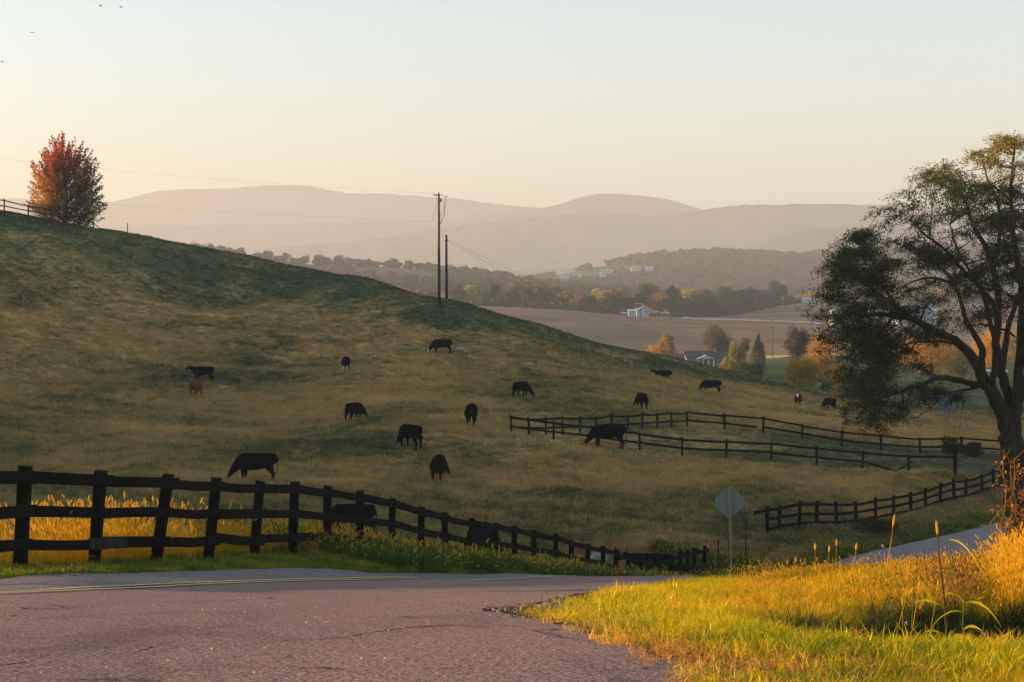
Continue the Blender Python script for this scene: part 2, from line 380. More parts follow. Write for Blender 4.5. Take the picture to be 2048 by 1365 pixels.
HALF = 3.3; HL = 2.05
def road_off(x, y):                                # signed distance to the road's centre line (+ right)
    x = np.asarray(x, float); y = np.asarray(y, float)
    d = (x[..., None] - RC[:, 0]) ** 2 + (y[..., None] - RC[:, 1]) ** 2
    i = d.argmin(-1); return (x - RC[i, 0]) * RN[i, 0] + (y - RC[i, 1]) * RN[i, 1]
def apron_r(y):                                    # right edge of the side road, then of the junction
    yy = [-9, 4, 7.1, 8, 9, 10, 11, 11.8, 12.6, 13.3, 15, 20, 30, 40]
    xx = [1.5, .95, .80, .72, .55, .40, .30, .10, .02, .32, .62, 1.45, 3.1, 4.85]
    return np.interp(y, yy, xx)
def attr_near(V):
    x, y = V[:, 0], V[:, 1]
    ro = road_off(x, y)
    near = np.clip((8 - np.abs(ro)) / 3, 0, 1) * np.clip((150 - y) / 20, 0, 1); near = np.maximum(near, np.clip((26 - y) / 6, 0, 1))
    pxs = 1024 + F * x / np.maximum(y, 1)
    cr = np.interp(pxs, [0, 250, 500, 730, 885, 1050, 1300, 1500, 1700], [222, 232, 240, 226, 211, 217, 226, 235, 245])
    dcr = cr - y                                    # metres in front of the hill's brow
    green = smooth01((32 - dcr) / 26) * .80
    pen = ((y > 114) & (y < 134) & (x > 0)).astype(float) * np.clip((x - 2) / 14, 0, 1) * .55
    low = np.exp(-((y - 78) / 16.) ** 2) * .38 * np.clip((55 - x) / 20, 0, 1)
    mid = np.exp(-((y - 108 - .10 * x) / 7.) ** 2) * np.exp(-((x + 6) / 11.) ** 2) * .6
    green = np.clip(green + pen + low + mid, 0, 1)
    return {'green': ('FLOAT', green), 'near': ('FLOAT', near)}
def attr_valley(V):
    x, y = V[:, 0], V[:, 1]
    pxs = 1024 + F * x / y
    lawn = smooth01((640 - y) / 30)
    lawn = np.maximum(lawn, smooth01((y - 1100) / 60) * .8)
    return {'lawn': ('FLOAT', np.clip(lawn, 0, 1))}
us = uline(1.35, .36, 250, 34)
ys = np.exp(np.linspace(math.log(3), math.log(302), 330)) - 12
ground = polar_sheet('ground', ys, us, [M['ground']], attr_near)
ys2 = np.exp(np.linspace(math.log(302), math.log(2612), 110)) - 12
valley = polar_sheet('valley_fields', ys2, uline(1.35, .36, 150, 30), [M['field']], attr_valley, xlim=2650)
pl = np.array([[-2690, 2595, 2.], [2690, 2595, 2.], [2690, 8900, 0.], [-2690, 8900, 0.]])
tag(link('far_plain', mesh_np('far_plain', pl, np.array([[0, 1, 2, 3]]), [M['mount']])), kind='structure')

# ---- roads
def wd(o, i): return o * (1 + (.75 * smooth01((RC[i, 1] - 55) / 12) if o < -.4 else 0))
def ribbon(name, offs, lift, mat, i0=0, i1=None, dens=1, edge=0.):
    i1 = i1 or len(RC); rows = []
    for i in range(i0, i1):
        rows.append([(RC[i, 0] + RN[i, 0] * wd(o, i), RC[i, 1] + RN[i, 1] * wd(o, i)) for o in offs])
    A = np.array(rows); 
    if edge:
        k = np.arange(len(A)); A[:, 0] += RN[i0:i1] * (np.sin(k * 1.7) * np.sin(k * .63 + 1))[:, None] * edge; A[:, -1] += RN[i0:i1] * (np.sin(k * 2.1 + 2) * np.sin(k * .5))[:, None] * edge
    Z = H(A[..., 0], A[..., 1]) + hum(A[..., 0], A[..., 1]) * 0
    V = np.concatenate([A, Z[..., None] + lift], -1).reshape(-1, 3); r, c = A.shape[:2]; idx = np.arange(r * c).reshape(r, c)
    Fq = np.stack([idx[:-1, :-1], idx[:-1, 1:], idx[1:, 1:], idx[1:, :-1]], -1).reshape(-1, 4)
    return tag(link(name, mesh_np(name, V, Fq, [mat], smooth=True)), kind='structure')
offs = list(np.linspace(-HL, HALF, 13))
# keep the ground just under the road
me = ground.data; co = np.empty(len(me.vertices) * 3, np.float32); me.vertices.foreach_get('co', co); co = co.reshape(-1, 3)
sel = (co[:, 1] < 160) & (np.abs(co[:, 0]) < 90)
ro = np.full(len(co), 99.); ro[sel] = road_off(co[sel, 0], co[sel, 1])
on = ((ro < HALF + .1) & (ro > -HL * (1 + .75 * smooth01((co[:, 1] - 50) / 12)) - .1)) | ((co[:, 1] < 40) & (co[:, 0] < apron_r(co[:, 1]) - .15) & (ro > 0))
gz = H(co[on, 0], co[on, 1]); co[on, 2] = gz - .12 * 1.0
me.vertices.foreach_set('co', co.ravel()); me.update()
main_road = ribbon('road', offs, .0, M['asph2'], edge=.12)
near_lane = ribbon('near_lane', list(np.linspace(.22, HALF - .02, 7)), .004, M['asph'], 0, 16 * 8)
ya = np.linspace(-9, 40, 300); cols = np.linspace(0, 1, 22); rows = []
for y in ya:
    xr = float(apron_r(y)) + .05 * math.sin(y * 5.1) + .04 * math.sin(y * 13.)
    i = np.abs(RC[:, 1] - y).argmin(); xl = RC[i, 0] + HALF - .5
    rows.append([(xl + (xr - xl) * c, y) for c in cols])
A = np.array(rows); Z = H(A[..., 0], A[..., 1]) + .008
V = np.concatenate([A, Z[..., None]], -1).reshape(-1, 3); r, c = A.shape[:2]; idx = np.arange(r * c).reshape(r, c)
tag(link('side_road', mesh_np('side_road', V, np.stack([idx[:-1, :-1], idx[:-1, 1:], idx[1:, 1:], idx[1:, :-1]], -1).reshape(-1, 4), [M['asph']], smooth=True)), kind='structure')
def paint(o):
    r_ = ribbon('centre_line', [o - .055, o + .055], .012, M['paint'], 0, 16 * 8); return r_
paint(.0); paint(-.26)
# crumbled edge where the asphalt breaks off; dark colour also holds the hole's shade
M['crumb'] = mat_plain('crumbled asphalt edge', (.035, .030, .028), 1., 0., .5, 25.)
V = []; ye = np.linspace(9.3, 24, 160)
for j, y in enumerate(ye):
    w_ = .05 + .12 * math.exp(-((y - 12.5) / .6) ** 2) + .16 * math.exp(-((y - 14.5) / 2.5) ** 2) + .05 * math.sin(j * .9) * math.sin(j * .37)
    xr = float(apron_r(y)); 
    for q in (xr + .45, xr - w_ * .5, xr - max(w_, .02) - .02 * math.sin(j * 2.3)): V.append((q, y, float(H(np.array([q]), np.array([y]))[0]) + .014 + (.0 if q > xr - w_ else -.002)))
tag(link('crumbled_shaded_edge', mesh_np('crumbled_shaded_edge', np.array(V), np.array([(3 * i + k, 3 * i + k + 1, 3 * i + k + 4, 3 * i + k + 3) for i in range(159) for k in range(2)]), [M['crumb']])), kind='structure')
for pts in (((600, 1291), (650, 1287), (700, 1282), (760, 1271), (830, 1262), (905, 1258), (960, 1262), (1010, 1259)), ((225, 1318), (262, 1316), (290, 1308), (330, 1297), (352, 1291)), ((-60, 1344), (0, 1341), (40, 1336), (72, 1328)), ((985, 1256), (1040, 1262), (1100, 1280), (1180, 1292)), ((560, 1350), (640, 1345), (700, 1352))):
    P2_ = []
    for (pa, ra), (pb_, rb_) in zip(pts[:-1], pts[1:]):
        for s_ in np.linspace(0, 1, 7)[:-1]:
            px_, rw_ = pa + (pb_ - pa) * s_, ra + (rb_ - ra) * s_; d_ = 1.62 * F / (rw_ - 600)
            for _i in range(12): d_ = (EYE - float(H(np.array([(px_ - 1024) / F * d_]), np.array([d_]))[0])) * F / (rw_ - 600)
            P2_.append(((px_ - 1024) / F * d_ + random.uniform(-.012, .012), d_ + random.uniform(-.03, .03)))
    V = []
    for i_, (xx, yy) in enumerate(P2_):
        w_ = .011 * random.uniform(.3, 1.5) * math.sin(math.pi * min(1, max(.08, i_ / len(P2_) + .02)))
        zz = float(H(np.array([xx]), np.array([yy]))[0]) + .016; V += [(xx, yy - w_, zz), (xx, yy + w_, zz)]
    tag(link('road_crack', mesh_np('road_crack', np.array(V), np.array([(2 * i + 1, 2 * i, 2 * i + 2, 2 * i + 3) for i in range(len(P2_) - 1)]), [M['crumb']])), kind='structure')
mbc = MB()
for _ in range(420):
    yc = random.gauss(12.6, 1.1); xc = float(apron_r(yc)) - abs(random.gauss(0, .13)); zc_ = float(H(np.array([xc]), np.array([yc]))[0]) + .01; s_ = random.uniform(.006, .022)
    mbc.add([(xc + random.uniform(-s_, s_) * 1.2, yc + random.uniform(-s_, s_) * 1.2, zc_ + random.uniform(0, s_)) for _q in range(4)], [(0, 1, 2), (0, 2, 3), (0, 3, 1), (1, 3, 2)])
tag(mbc.build('broken_asphalt_crumbs', M['asph2']), kind='stuff')

# ---- far hills and mountains, each a solid ridge
def ridge(name, prof, dist, depth, rough, mat, base=-2., nx=260, seed=0, xl=2650, bumps=0.):
    pts = sorted([(W(p, r, dist)[0], W(p, r, dist)[2]) for p, r in prof])
    xs = np.linspace(-xl, xl, nx); zr = np.interp(xs, [p[0] for p in pts], [p[1] for p in pts])
    k = np.array([1, 2, 3, 4, 3, 2, 1.]); k /= k.sum(); zr = np.convolve(np.pad(zr, 3, 'edge'), k, 'valid')
    ts = np.r_[np.linspace(-1, 0, 26), np.linspace(0, 1, 9)[1:]]
    V = []
    for t in ts:
        for i, x in enumerate(xs):
            y = dist + t * depth if t < 0 else dist + t * depth * .8
            s = 1 - abs(t)
            sh = s ** (1.25) if t < 0 else s
            n = mnoise.fractal(Vector((x / depth * 3.2 + seed, t * 1.4, seed)), 1.0, 2.1, 5)
            zz = base + (zr[i] - base) * sh * (1 + rough * n * math.sin(math.pi * s) * 1.0)
            if abs(t) < 1e-6 and bumps: zz += bumps * abs(mnoise.noise(Vector((x * .06, seed, 0))))
            if s < .001: zz = base - 6
            V.append((x, y, zz))
    r, c = len(ts), nx; idx = np.arange(r * c).reshape(r, c)
    Fq = np.stack([idx[:-1, :-1], idx[:-1, 1:], idx[1:, 1:], idx[1:, :-1]], -1).reshape(-1, 4)
    return tag(link(name, mesh_np(name, np.array(V), Fq, [mat], smooth=True)), kind='structure')
mA = [(-400, 400), (0, 397), (60, 399), (130, 408), (205, 406), (250, 400), (290, 388), (320, 382), (380, 379), (450, 378), (500, 374), (550, 370), (620, 373), (650, 379), (700, 389), (760, 387), (820, 392), (880, 396), (930, 399), (960, 406), (1000, 409), (1040, 414), (1085, 417), (1150, 420), (1400, 428), (2400, 440)]
mB = [(-400, 470), (900, 440), (1040, 424), (1085, 417), (1110, 412), (1150, 399), (1185, 389), (1215, 387), (1260, 390), (1300, 393), (1350, 403), (1400, 419), (1450, 428), (2400, 450)]
mD = [(-400, 560), (350, 530), (480, 507), (540, 497), (610, 492), (700, 486), (780, 474), (860, 462), (930, 450), (1000, 443), (1090, 433), (1180, 427), (1250, 430), (1330, 434), (1370, 428), (1420, 417), (1500, 410), (1560, 411), (1640, 408), (1700, 410), (1780, 412), (1900, 418), (2048, 424), (2400, 440)]
mE = [(-400, 600), (700, 560), (1300, 530), (1480, 503), (1520, 486), (1560, 473), (1600, 462), (1640, 456), (1700, 454), (1760, 457), (1900, 462), (2048, 466), (2400, 480)]
ridge('far_mountain', mA, 8000, 800, .35, M['mount'], seed=1.3, bumps=5)
ridge('round_mountain', mB, 7000, 700, .35, M['mount'], seed=5.1, bumps=5)
ridge('middle_mountain', mD, 5900, 800, .35, M['mount'], seed=9.7, bumps=7)
ridge('low_mountain', mE, 4700, 700, .3, M['mount'], seed=3.9, bumps=6)
hR = [(-400, 600), (800, 597), (960, 590), (1040, 573), (1090, 557), (1130, 545), (1190, 538), (1240, 524), (1300, 517), (1360, 511), (1430, 508), (1500, 511), (1560, 515), (1585, 521), (1640, 512), (1700, 508), (1800, 505), (2048, 495), (2400, 490)]
hL = [(-400, 560), (0, 530), (300, 505), (420, 500), (470, 510), (520, 522), (560, 528), (600, 532), (700, 530), (760, 535), (830, 533), (870, 540), (900, 552), (960, 556), (1000, 558), (1055, 563), (1090, 580), (1200, 592), (2400, 598)]
wood_hill = ridge('wooded_hill', hR, 2420, 700, .12, M['field'], seed=2.2, base=0)
field_hill = ridge('field_hill', hL, 1750, 560, .10, M['field'], seed=7.2, base=0)
for hb in (wood_hill, field_hill):
    m_ = hb.data; z_ = np.empty(len(m_.vertices) * 3, np.float32); m_.vertices.foreach_get('co', z_); z_ = z_.reshape(-1, 3)
    a_ = m_.attributes.new('lawn', 'FLOAT', 'POINT')
    a_.data.foreach_set('value', (np.full(len(z_), 1.) if hb is wood_hill else np.clip(.45 + .5 * np.sin(z_[:, 0] * .02) * np.sin(z_[:, 1] * .03), 0, 1)).astype(np.float32))

# ================================================================ SCATTER (grass and other stuff nobody could count)
def scatter(name, P_, rz, sc, vi, variants, tilt=None, extra=None, parent=None):
    """points + geometry nodes: one object, instances of a few small clump meshes"""
    P_ = np.asarray(P_, np.float32); n = len(P_)
    at = {'rz': ('FLOAT', rz), 'sc': ('FLOAT', sc), 'vi': ('INT', vi)}
    if tilt is not None: at['tx'] = ('FLOAT', tilt[:, 0]); at['ty'] = ('FLOAT', tilt[:, 1])
    if extra is not None: at['g'] = ('FLOAT', extra)
    me = bpy.data.meshes.new(name); me.vertices.add(n); me.vertices.foreach_set('co', P_.ravel())
    for an, (ty, arr) in at.items():
        a = me.attributes.new(an, ty, 'POINT'); a.data.foreach_set('value', np.asarray(arr, np.float32 if ty == 'FLOAT' else np.int32))
    me.update(); o = link(name, me, parent); tag(o, kind='stuff')
    col = bpy.data.collections.new(name + '_clumps')
    for v in variants: col.objects.link(v)
    ng = bpy.data.node_groups.new(name, 'GeometryNodeTree'); N = ng.nodes; L = ng.links
    ng.interface.new_socket('Geometry', in_out='INPUT', socket_type='NodeSocketGeometry'); ng.interface.new_socket('Geometry', in_out='OUTPUT', socket_type='NodeSocketGeometry')
    gi = N.new('NodeGroupInput'); go = N.new('NodeGroupOutput'); ip = N.new('GeometryNodeInstanceOnPoints'); ci = N.new('GeometryNodeCollectionInfo')
    ci.inputs['Collection'].default_value = col; ci.inputs['Separate Children'].default_value = True; ci.inputs['Reset Children'].default_value = True
    def na(nm, ty='FLOAT'):
        a = N.new('GeometryNodeInputNamedAttribute'); a.data_type = ty; a.inputs['Name'].default_value = nm; return a.outputs['Attribute']
    cx = N.new('ShaderNodeCombineXYZ'); L.new(na('rz'), cx.inputs[2])
    if tilt is not None: L.new(na('tx'), cx.inputs[0]); L.new(na('ty'), cx.inputs[1])
    L.new(gi.outputs[0], ip.inputs['Points']); L.new(ci.outputs[0], ip.inputs['Instance']); ip.inputs['Pick Instance'].default_value = True
    L.new(na('vi', 'INT'), ip.inputs['Instance Index']); L.new(cx.outputs[0], ip.inputs['Rotation']); L.new(na('sc'), ip.inputs['Scale']); L.new(ip.outputs[0], go.inputs[0])
    md = o.modifiers.new('scatter', 'NODES'); md.node_group = ng
    return o
def blade_np(base, yaw, h, w, lean, bend, segs=3):
    """one tapering bent blade -> verts, quads"""
    V = []; d = np.array([math.cos(yaw), math.sin(yaw), 0]); s = np.array([-math.sin(yaw), math.cos(yaw), 0])
    for k in range(segs + 1):
        t = k / segs; p = np.array(base) + d * (lean * t + bend * t * t) * h + np.array([0, 0, 1]) * h * (t - .35 * (lean + bend) * t * t)
        ww = w * (1 - t ** 1.6) * .5 + w * .04
        V += [p - s * ww, p + s * ww]
    return V, [(2 * k, 2 * k + 1, 2 * k + 3, 2 * k + 2) for k in range(segs)]
def clump(name, n, rad, h, w, mat, spread=.35, heads=0., headmat=None, segs=3, hmin=.55, headlen=.07, headr=.011):
    mb = MB(); mi = []
    for _ in range(n):
        r = rad * math.sqrt(random.random()); a = random.uniform(0, 6.283)
        hh = h * random.uniform(hmin, 1)
        V, Fq = blade_np((r * math.cos(a), r * math.sin(a), -.02), random.uniform(0, 6.283), hh, w * random.uniform(.6, 1.2), random.uniform(0, spread), random.uniform(0, spread * 1.4), segs)
        mb.add(V, Fq); mi += [0] * len(Fq)
        if random.random() < heads:
            top = (Vector(V[-1]) + Vector(V[-2])) / 2; dr = (top - Vector(V[-4])).normalized(); L_ = headlen * random.uniform(.7, 1.3)
            dr = (dr + Vector((random.uniform(-.3, .3), random.uniform(-.3, .3), .1))).normalized(); nf = len(mb.f)
            mb.tube([top - dr * .01, top + dr * L_ * .3, top + dr * L_ * .75, top + dr * L_], [headr * .5, headr, headr * .85, headr * .2], 5)
            mi += [1] * (len(mb.f) - nf)
    me = bpy.data.meshes.new(name); me.from_pydata(mb.v, [], mb.f); me.materials.append(mat); me.materials.append(headmat or mat)
    me.polygons.foreach_set('material_index', mi); me.update()
    return bpy.data.objects.new(name, me)

GR_STOPS = [(.28, (.08, .12, .002)), (.38, (.32, .33, .002)), (.48, (.62, .45, .003)), (.60, (.74, .46, .004)), (.74, (.72, .34, .02))]
GREEN_STOPS = [(.30, (.025, .05, .010)), (.45, (.05, .095, .015)), (.6, (.10, .14, .02)), (.75, (.20, .19, .035))]
GOLD_STOPS = [(.30, (.14, .15, .012)), (.43, (.42, .27, .005)), (.56, (.72, .42, .006)), (.72, (.76, .37, .012))]
RED_STOPS = [(.30, (.06, .05, .015)), (.45, (.18, .10, .03)), (.6, (.32, .16, .045)), (.75, (.46, .22, .06))]
M['lawn'] = mat_rampgrass('sunlit verge grass', GR_STOPS, .5, .03, .45)
M['green'] = mat_rampgrass('green verge weeds', GREEN_STOPS, .4, .02, .5)
M['gold'] = mat_rampgrass('golden dry foxtail', GOLD_STOPS, .6, .02, .5)
M['goldhead'] = mat_rampgrass('foxtail seed heads', [(.2, (.62, .34, .02)), (.8, (.80, .54, .06))], .6, 0, .5)
M['redweed'] = mat_rampgrass('dry reddish weeds', RED_STOPS, .4, 0, .6)
M['mound'] = mat_rampgrass('golden green verge growth', [(.26, (.035, .06, .008)), (.38, (.20, .20, .004)), (.50, (.62, .41, .004)), (.62, (.80, .42, .005)), (.76, (.74, .27, .012))], .55, .02, .6, .85)
M['verge'] = mat_rampgrass('short mixed verge grass', [(.3, (.04, .07, .010)), (.45, (.10, .14, .012)), (.58, (.26, .24, .016)), (.72, (.45, .34, .03))], .45, .02, .7)  # short left verge grass, dark green through to gold
M['straw'] = mat_rampgrass('dry matted thatch', [(.3, (.30, .14, .03)), (.5, (.55, .26, .06)), (.7, (.70, .38, .11))], .35, 0, .8)

# pasture tufts
def tuft_far(name, n, rad, h, w):
    return clump(name, n, rad, h, w, M['tuft'], .5, segs=1)
tv = [tuft_far('tuft', 26, .42, .34, .05) for _ in range(6)]
def rand_polar(n, y0, y1, px0, px1, power=1.6):
    u_ = rng.random(n); y = (y0 ** (2 - power) + u_ * (y1 ** (2 - power) - y0 ** (2 - power))) ** (1 / (2 - power))
    px = rng.uniform(px0, px1, n); return (px - 1024) / F * y, y
x, y = rand_polar(170000, 42, 250, -260, 2300, 1.3)
ro = road_off(x, y); k = (ro < -5.0)
k &= ~((y > 235) & (rng.random(len(y)) < .3)); x, y = x[k], y[k]; n = len(x)
gr = attr_near(np.stack([x, y, y], 1))['green'][1]
scal = rng.uniform(.4, 1.35, n) * (1 - .35 * gr) * np.where((y > 113) & (y < 134) & (x > 0), .6, 1)
k = rng.random(n) < 1
scatter('pasture_grass', np.stack([x, y, G(x, y)], 1), rng.uniform(0, 6.28, n), scal, rng.integers(0, 6, n), tv, extra=gr)

tt = [clump('tall_pasture_tuft', 30, .35, .62, .035, M['tuft'], .7, segs=2) for _ in range(5)]
x, y = rand_polar(16000, 44, 215, -260, 2300, 1.3); k = (road_off(x, y) < -6) & (np.sin(x * .21 + 2 * np.sin(y * .11)) * np.sin(y * .19 + 1.5 * np.sin(x * .09)) > -.1) & ~((y > 112) & (y < 135) & (x > 0)); x, y = x[k], y[k]; n = len(x)
gr = attr_near(np.stack([x, y, y], 1))['green'][1]
scatter('tall_pasture_tufts', np.stack([x, y, G(x, y)], 1), rng.uniform(0, 6.28, n), rng.uniform(.5, 1.25, n) * (1 - .5 * gr), rng.integers(0, 5, n), tt, extra=gr)

# ---------------------------------------------------------------- near grass
M['ditchshade'] = mat_rampgrass('ditch weeds with shade in colour', [(.3, (.015, .026, .008)), (.5, (.04, .055, .014)), (.7, (.14, .12, .025))], .3, .01, .9)  # green weeds, darkened so their colour carries the ditch's shade
lawnv = [clump('lawn_clump', 44, .12, .11, .0055, M['lawn'], .6, segs=2) for _ in range(5)]
tallv = [clump('tall_clump', 34, .16, .42, .008, M['mound'], .5, .05, M['goldhead'], 3) for _ in range(5)]
greenv = [clump('green_clump', 34, .22, .42, .016, M['green'], .5, 0.02, M['goldhead'], 2) for _ in range(5)]
goldv = [clump('gold_clump', 13, .2, .85, .009, M['gold'], .34, .6, M['goldhead'], 3, hmin=.45, headlen=.085, headr=.012) for _ in range(6)]
redv = [clump('dry_clump', 26, .20, .5, .009, M['redweed'], .6, .25, M['redweed'], 3, headlen=.05, headr=.012) for _ in range(4)]
thatchv = [clump('thatch_clump', 44, .13, .05, .0045, M['straw'], 1.0, segs=2) for _ in range(4)]
def pxof(x, y): return 1024 + F * x / np.maximum(y, .5)
def field_n(x, y, s=1., ph=0.): return np.sin(x * 2.1 * s + 1.7 * np.sin(y * 1.3 * s + ph) + ph) * np.sin(y * 1.7 * s + 1.3 * np.sin(x * 1.1 * s) + 2 * ph)
def right_edge(y):                                 # where asphalt ends on the right
    i = np.abs(RC[:, 1][None] - y[:, None]).argmin(1); xr = RC[i, 0] + HALF / np.maximum(RT[i, 1], .4)
    ra = apron_r(y); return np.where(y < 40, ra, xr)
def left_edge(y):
    i = np.abs(RC[:, 1][None] - y[:, None]).argmin(1); return RC[i, 0] - HL / np.maximum(RT[i, 1], .4)
# right verge: lawn near, taller growth on the mound
n = 34000; y = 4.5 + 24 * rng.random(n) ** 1.25; x = rng.uniform(-.2, 1, n) * 0 + rng.random(n) * (.36 * y + 1.8) 
re_ = right_edge(y) + .05 * np.sin(y * 7) ; x = x + np.minimum(re_, 0)
d = x - re_
k = (d > -.06) & (y < 30) & ~((y > 11.95) & (y < 13.25) & (d < .30 + .06 * np.sin(y * 23))) & ~((y > 13.2) & (y < 24) & (d < .10)); x, y, d, re_ = x[k], y[k], d[k], re_[k]; n = len(x)
tall = smooth01((y - 11.6 - .12 * (x - 2)) / 1.6) * smooth01((d - .5) / 1.0)
dt = np.clip(1 - d / .55, 0, 1)
istall = rng.random(n) < tall
th = (~istall) & (rng.random(n) < dt * .8 + .08 * (field_n(x, y, .9, 1.) > .2) + .75 * np.clip((8.6 - y) * 1.2, 0, 1) * np.clip(1.6 - d, 0, 1) * (field_n(x, y, 1.3) > -.5))
red = istall & (rng.random(n) < smooth01((pxof(x, y) - 1800) / 120) * smooth01((2010 - pxof(x, y)) / 60) * .4)
inditch = (x > 1.75) & (x < 3.9) & (np.abs(y - (10.9 + .22 * (x - 2)) - .15 * np.sin(x * 5)) < .25 + .75 * smooth01((x - 1.7) / .9))
lw = (~istall) & (~th) & ~inditch
istall = istall & ~inditch; red = red & ~inditch; th = th & ~inditch
def sc_(name, k, vs, s0, s1, tiltk=.25, mult=None):
    m = int(k.sum()); s = rng.uniform(s0, s1, m)
    if mult is not None: s = s * mult[k]
    tl = rng.normal(0, tiltk, (m, 2))
    return scatter(name, np.stack([x[k], y[k], G(x[k], y[k])], 1), rng.uniform(0, 6.28, m), s, rng.integers(0, len(vs), m), vs, tl)
dd = np.exp(-((y - (10.8 + .2 * (x - 2))) / .9) ** 2) * np.clip((x - 1.6) / .8, 0, 1)
sc_('mown_grass', lw, lawnv, .6, 1.25, .2, 1 + 1.0 * dd)
sc_('ditch_weeds', inditch & (rng.random(n) < .5), [clump('ditch_clump', 40, .16, .34, .010, M['ditchshade'], .7, .0, None, 3) for _ in range(4)], .45, .95, .3)
sc_('dry_thatch', th, thatchv, .6, 1.3, .3)
edgemul = (.26 + .30 * smooth01((d - .3) / 2.2)) * (.8 + .35 * field_n(x, y, .9, .4))
sc_('tall_verge_grass', istall & ~red & (rng.random(n) < .62), tallv, .55, 1.12, .2, edgemul)
sc_('dry_reddish_weeds', red, redv, .5, 1.1, .25, edgemul)
n2_ = 420; keepv = (x, y, d, n)
y = rng.uniform(13, 27, n2_); x = right_edge(y) + .9 + rng.random(n2_) * 5; kk = pxof(x, y) > 1480; x, y = x[kk], y[kk]; n = len(x); d = x
sc_('mound_seed_heads', x > -99, [clump('head_clump', 5, .12, .62, .007, M['mound'], .4, .8, M['goldhead'], 3, hmin=.6, headlen=.06, headr=.009) for _ in range(4)], .30, .56, .15)
# bank at the far right edge, higher golden growth
n = 2600; y = rng.uniform(12.2, 19, n); x = (rng.uniform(2012, 2500, n) - 1024) / F * y; d = x * 0 + 9
sc_('golden_bank_grass', x > -99, goldv[:3] + tallv[:3], .35, .6, .2)
# right side further down the slope
n = 9000; y = rng.uniform(27, 66, n); x = right_edge(y) + .3 + rng.random(n) * 16
ro = road_off(x, y); k = (ro > HALF + .25); x, y = x[k], y[k]; n = len(x); d = x * 0
sc_('slope_grass', x > -99, greenv, .3, .6, .2)
# left verge, short
n = 16000; y = rng.uniform(12, 46, n); x = left_edge(y) - rng.random(n) ** 1.2 * 5.5
k = road_off(x, y) < -(HL + .04); x, y = x[k], y[k]; n = len(x)
# how far past the fence line
FP = []
fence_px = [(-262, 19.6), (-105, 21.8), (37, 24), (185, 26), (310, 28), (415, 30), (506, 32), (583, 34), (653, 36), (719, 38.2), (782, 40.4), (840, 42.7), (890, 45), (945, 47.3), (990, 49.6), (1030, 52), (1068, 54.3), (1110, 56.6), (1143, 59), (1175, 61), (1207, 63), (1231, 64.8), (1257, 66.5), (1283, 68), (1297, 69), (1318, 70), (1343, 71), (1360, 72), (1376, 73), (1388, 74), (1410, 75)]
FXY = np.array([((p - 1024) / F * d_, d_) for p, d_ in fence_px])
def fence_x(yy): return np.interp(yy, FXY[:, 1], FXY[:, 0])
fx = fence_x(y); side = fx - x                      # > 0: behind the fence
k1 = side < .1
d = x * 0
lushm = .6 + 1.1 * smooth01((y - 32) / 8)
sc_('left_verge_grass', k1 & (rng.random(n) < .9), [clump('verge_clump', 44, .16, .08, .010, M['verge'], .7, segs=2) for _ in range(4)], .7, 1.1, .2, np.where(y < 34, 1., 1.6))
# golden foxtails behind the fence on the left
n = 3400; y = rng.uniform(23.5, 37, n); fx = fence_x(y); x = fx - .1 - rng.random(n) ** 1.3 * 5.0
den = (.16 + .84 * (field_n(x, y, .7, .6) > .05)) * smooth01((36.5 - y) / 3); k = rng.random(n) < den; x, y = x[k], y[k]; n = len(x); d = x
hm = .34 + .62 * (.5 + .5 * field_n(x, y, .9, 2.)) ** 1.8
sc_('golden_foxtails', x > -99, goldv, .6, 1.05, .12, hm)
n = 150; y = rng.uniform(23.5, 33, n); x = fence_x(y) - rng.uniform(.3, 3, n); d = x
sc_('tall_single_foxtails', x > -99, goldv, .95, 1.3, .12)
n = 1500; y = rng.uniform(23, 42, n); x = fence_x(y) + rng.uniform(-2.5, .1, n); k = field_n(x, y, .8, 3.) > -.1; x, y = x[k], y[k]; d = x; n = len(x)
sc_('fence_foot_grass', x > -99, greenv, .22, .45, .15, np.where(y < 33, 1., 1.7))
n = 700; y = rng.uniform(34, 44, n); x = fence_x(y) + rng.uniform(-1.5, .3, n); d = x
sc_('russet_fence_weeds', x > -99, redv + goldv[:2], .5, .9, .15)
# lush green growth along the fence further down
n = 9500; y = 35 + 42 * rng.random(n) ** .8; x = fence_x(y) + rng.uniform(-2.2, 2.3, n) + .0
ro = road_off(x, y); k = ro < -(HL + .15); x, y = x[k], y[k]; n = len(x); d = x
sc_('lush_fence_weeds', x > -99, greenv, .9, 1.9, .2, .75 + .35 * (.5 + .5 * field_n(x, y, .5)))
# verge between the roadside fence and the far road
n = 9000; i = rng.integers(16 * 8 + 4, len(RC) - 22, n); o_ = rng.uniform(HL + .1, 7.5, n)
x = RC[i, 0] - RN[i, 0] * o_ + rng.normal(0, .5, n); y = RC[i, 1] - RN[i, 1] * o_ + rng.normal(0, .5, n)
k = road_off(x, y) < -(HL * (1 + .75 * smooth01((y - 55) / 12)) + .15); x, y = x[k], y[k]; n = len(x); d = x
sc_('roadside_grass', x > -99, greenv, .4, .8, .2)

# loose leaves on the asphalt
mb = MB()
for _ in range(110):
    yy = random.uniform(6.5, 16); xx = random.uniform(-.33 * yy, min(.35, float(apron_r(yy)) - .05)); zz = float(H(np.array([xx]), np.array([yy]))[0]) + .015
    a = random.uniform(0, 6.28); s_ = random.uniform(.005, .012); c_, sn = math.cos(a) * s_, math.sin(a) * s_
    mb.add([(xx - c_, yy - sn, zz), (xx + sn * .6, yy - c_ * .6, zz + .012), (xx + c_, yy + sn, zz + .004), (xx - sn * .6, yy + c_ * .6, zz + .008)], [(0, 1, 2, 3)])
M['litter'] = mat_plain('fallen yellow leaves', (.62, .46, .16), .8, .1, .3, 30.)
tag(mb.build('fallen_leaves', M['litter']), kind='stuff')

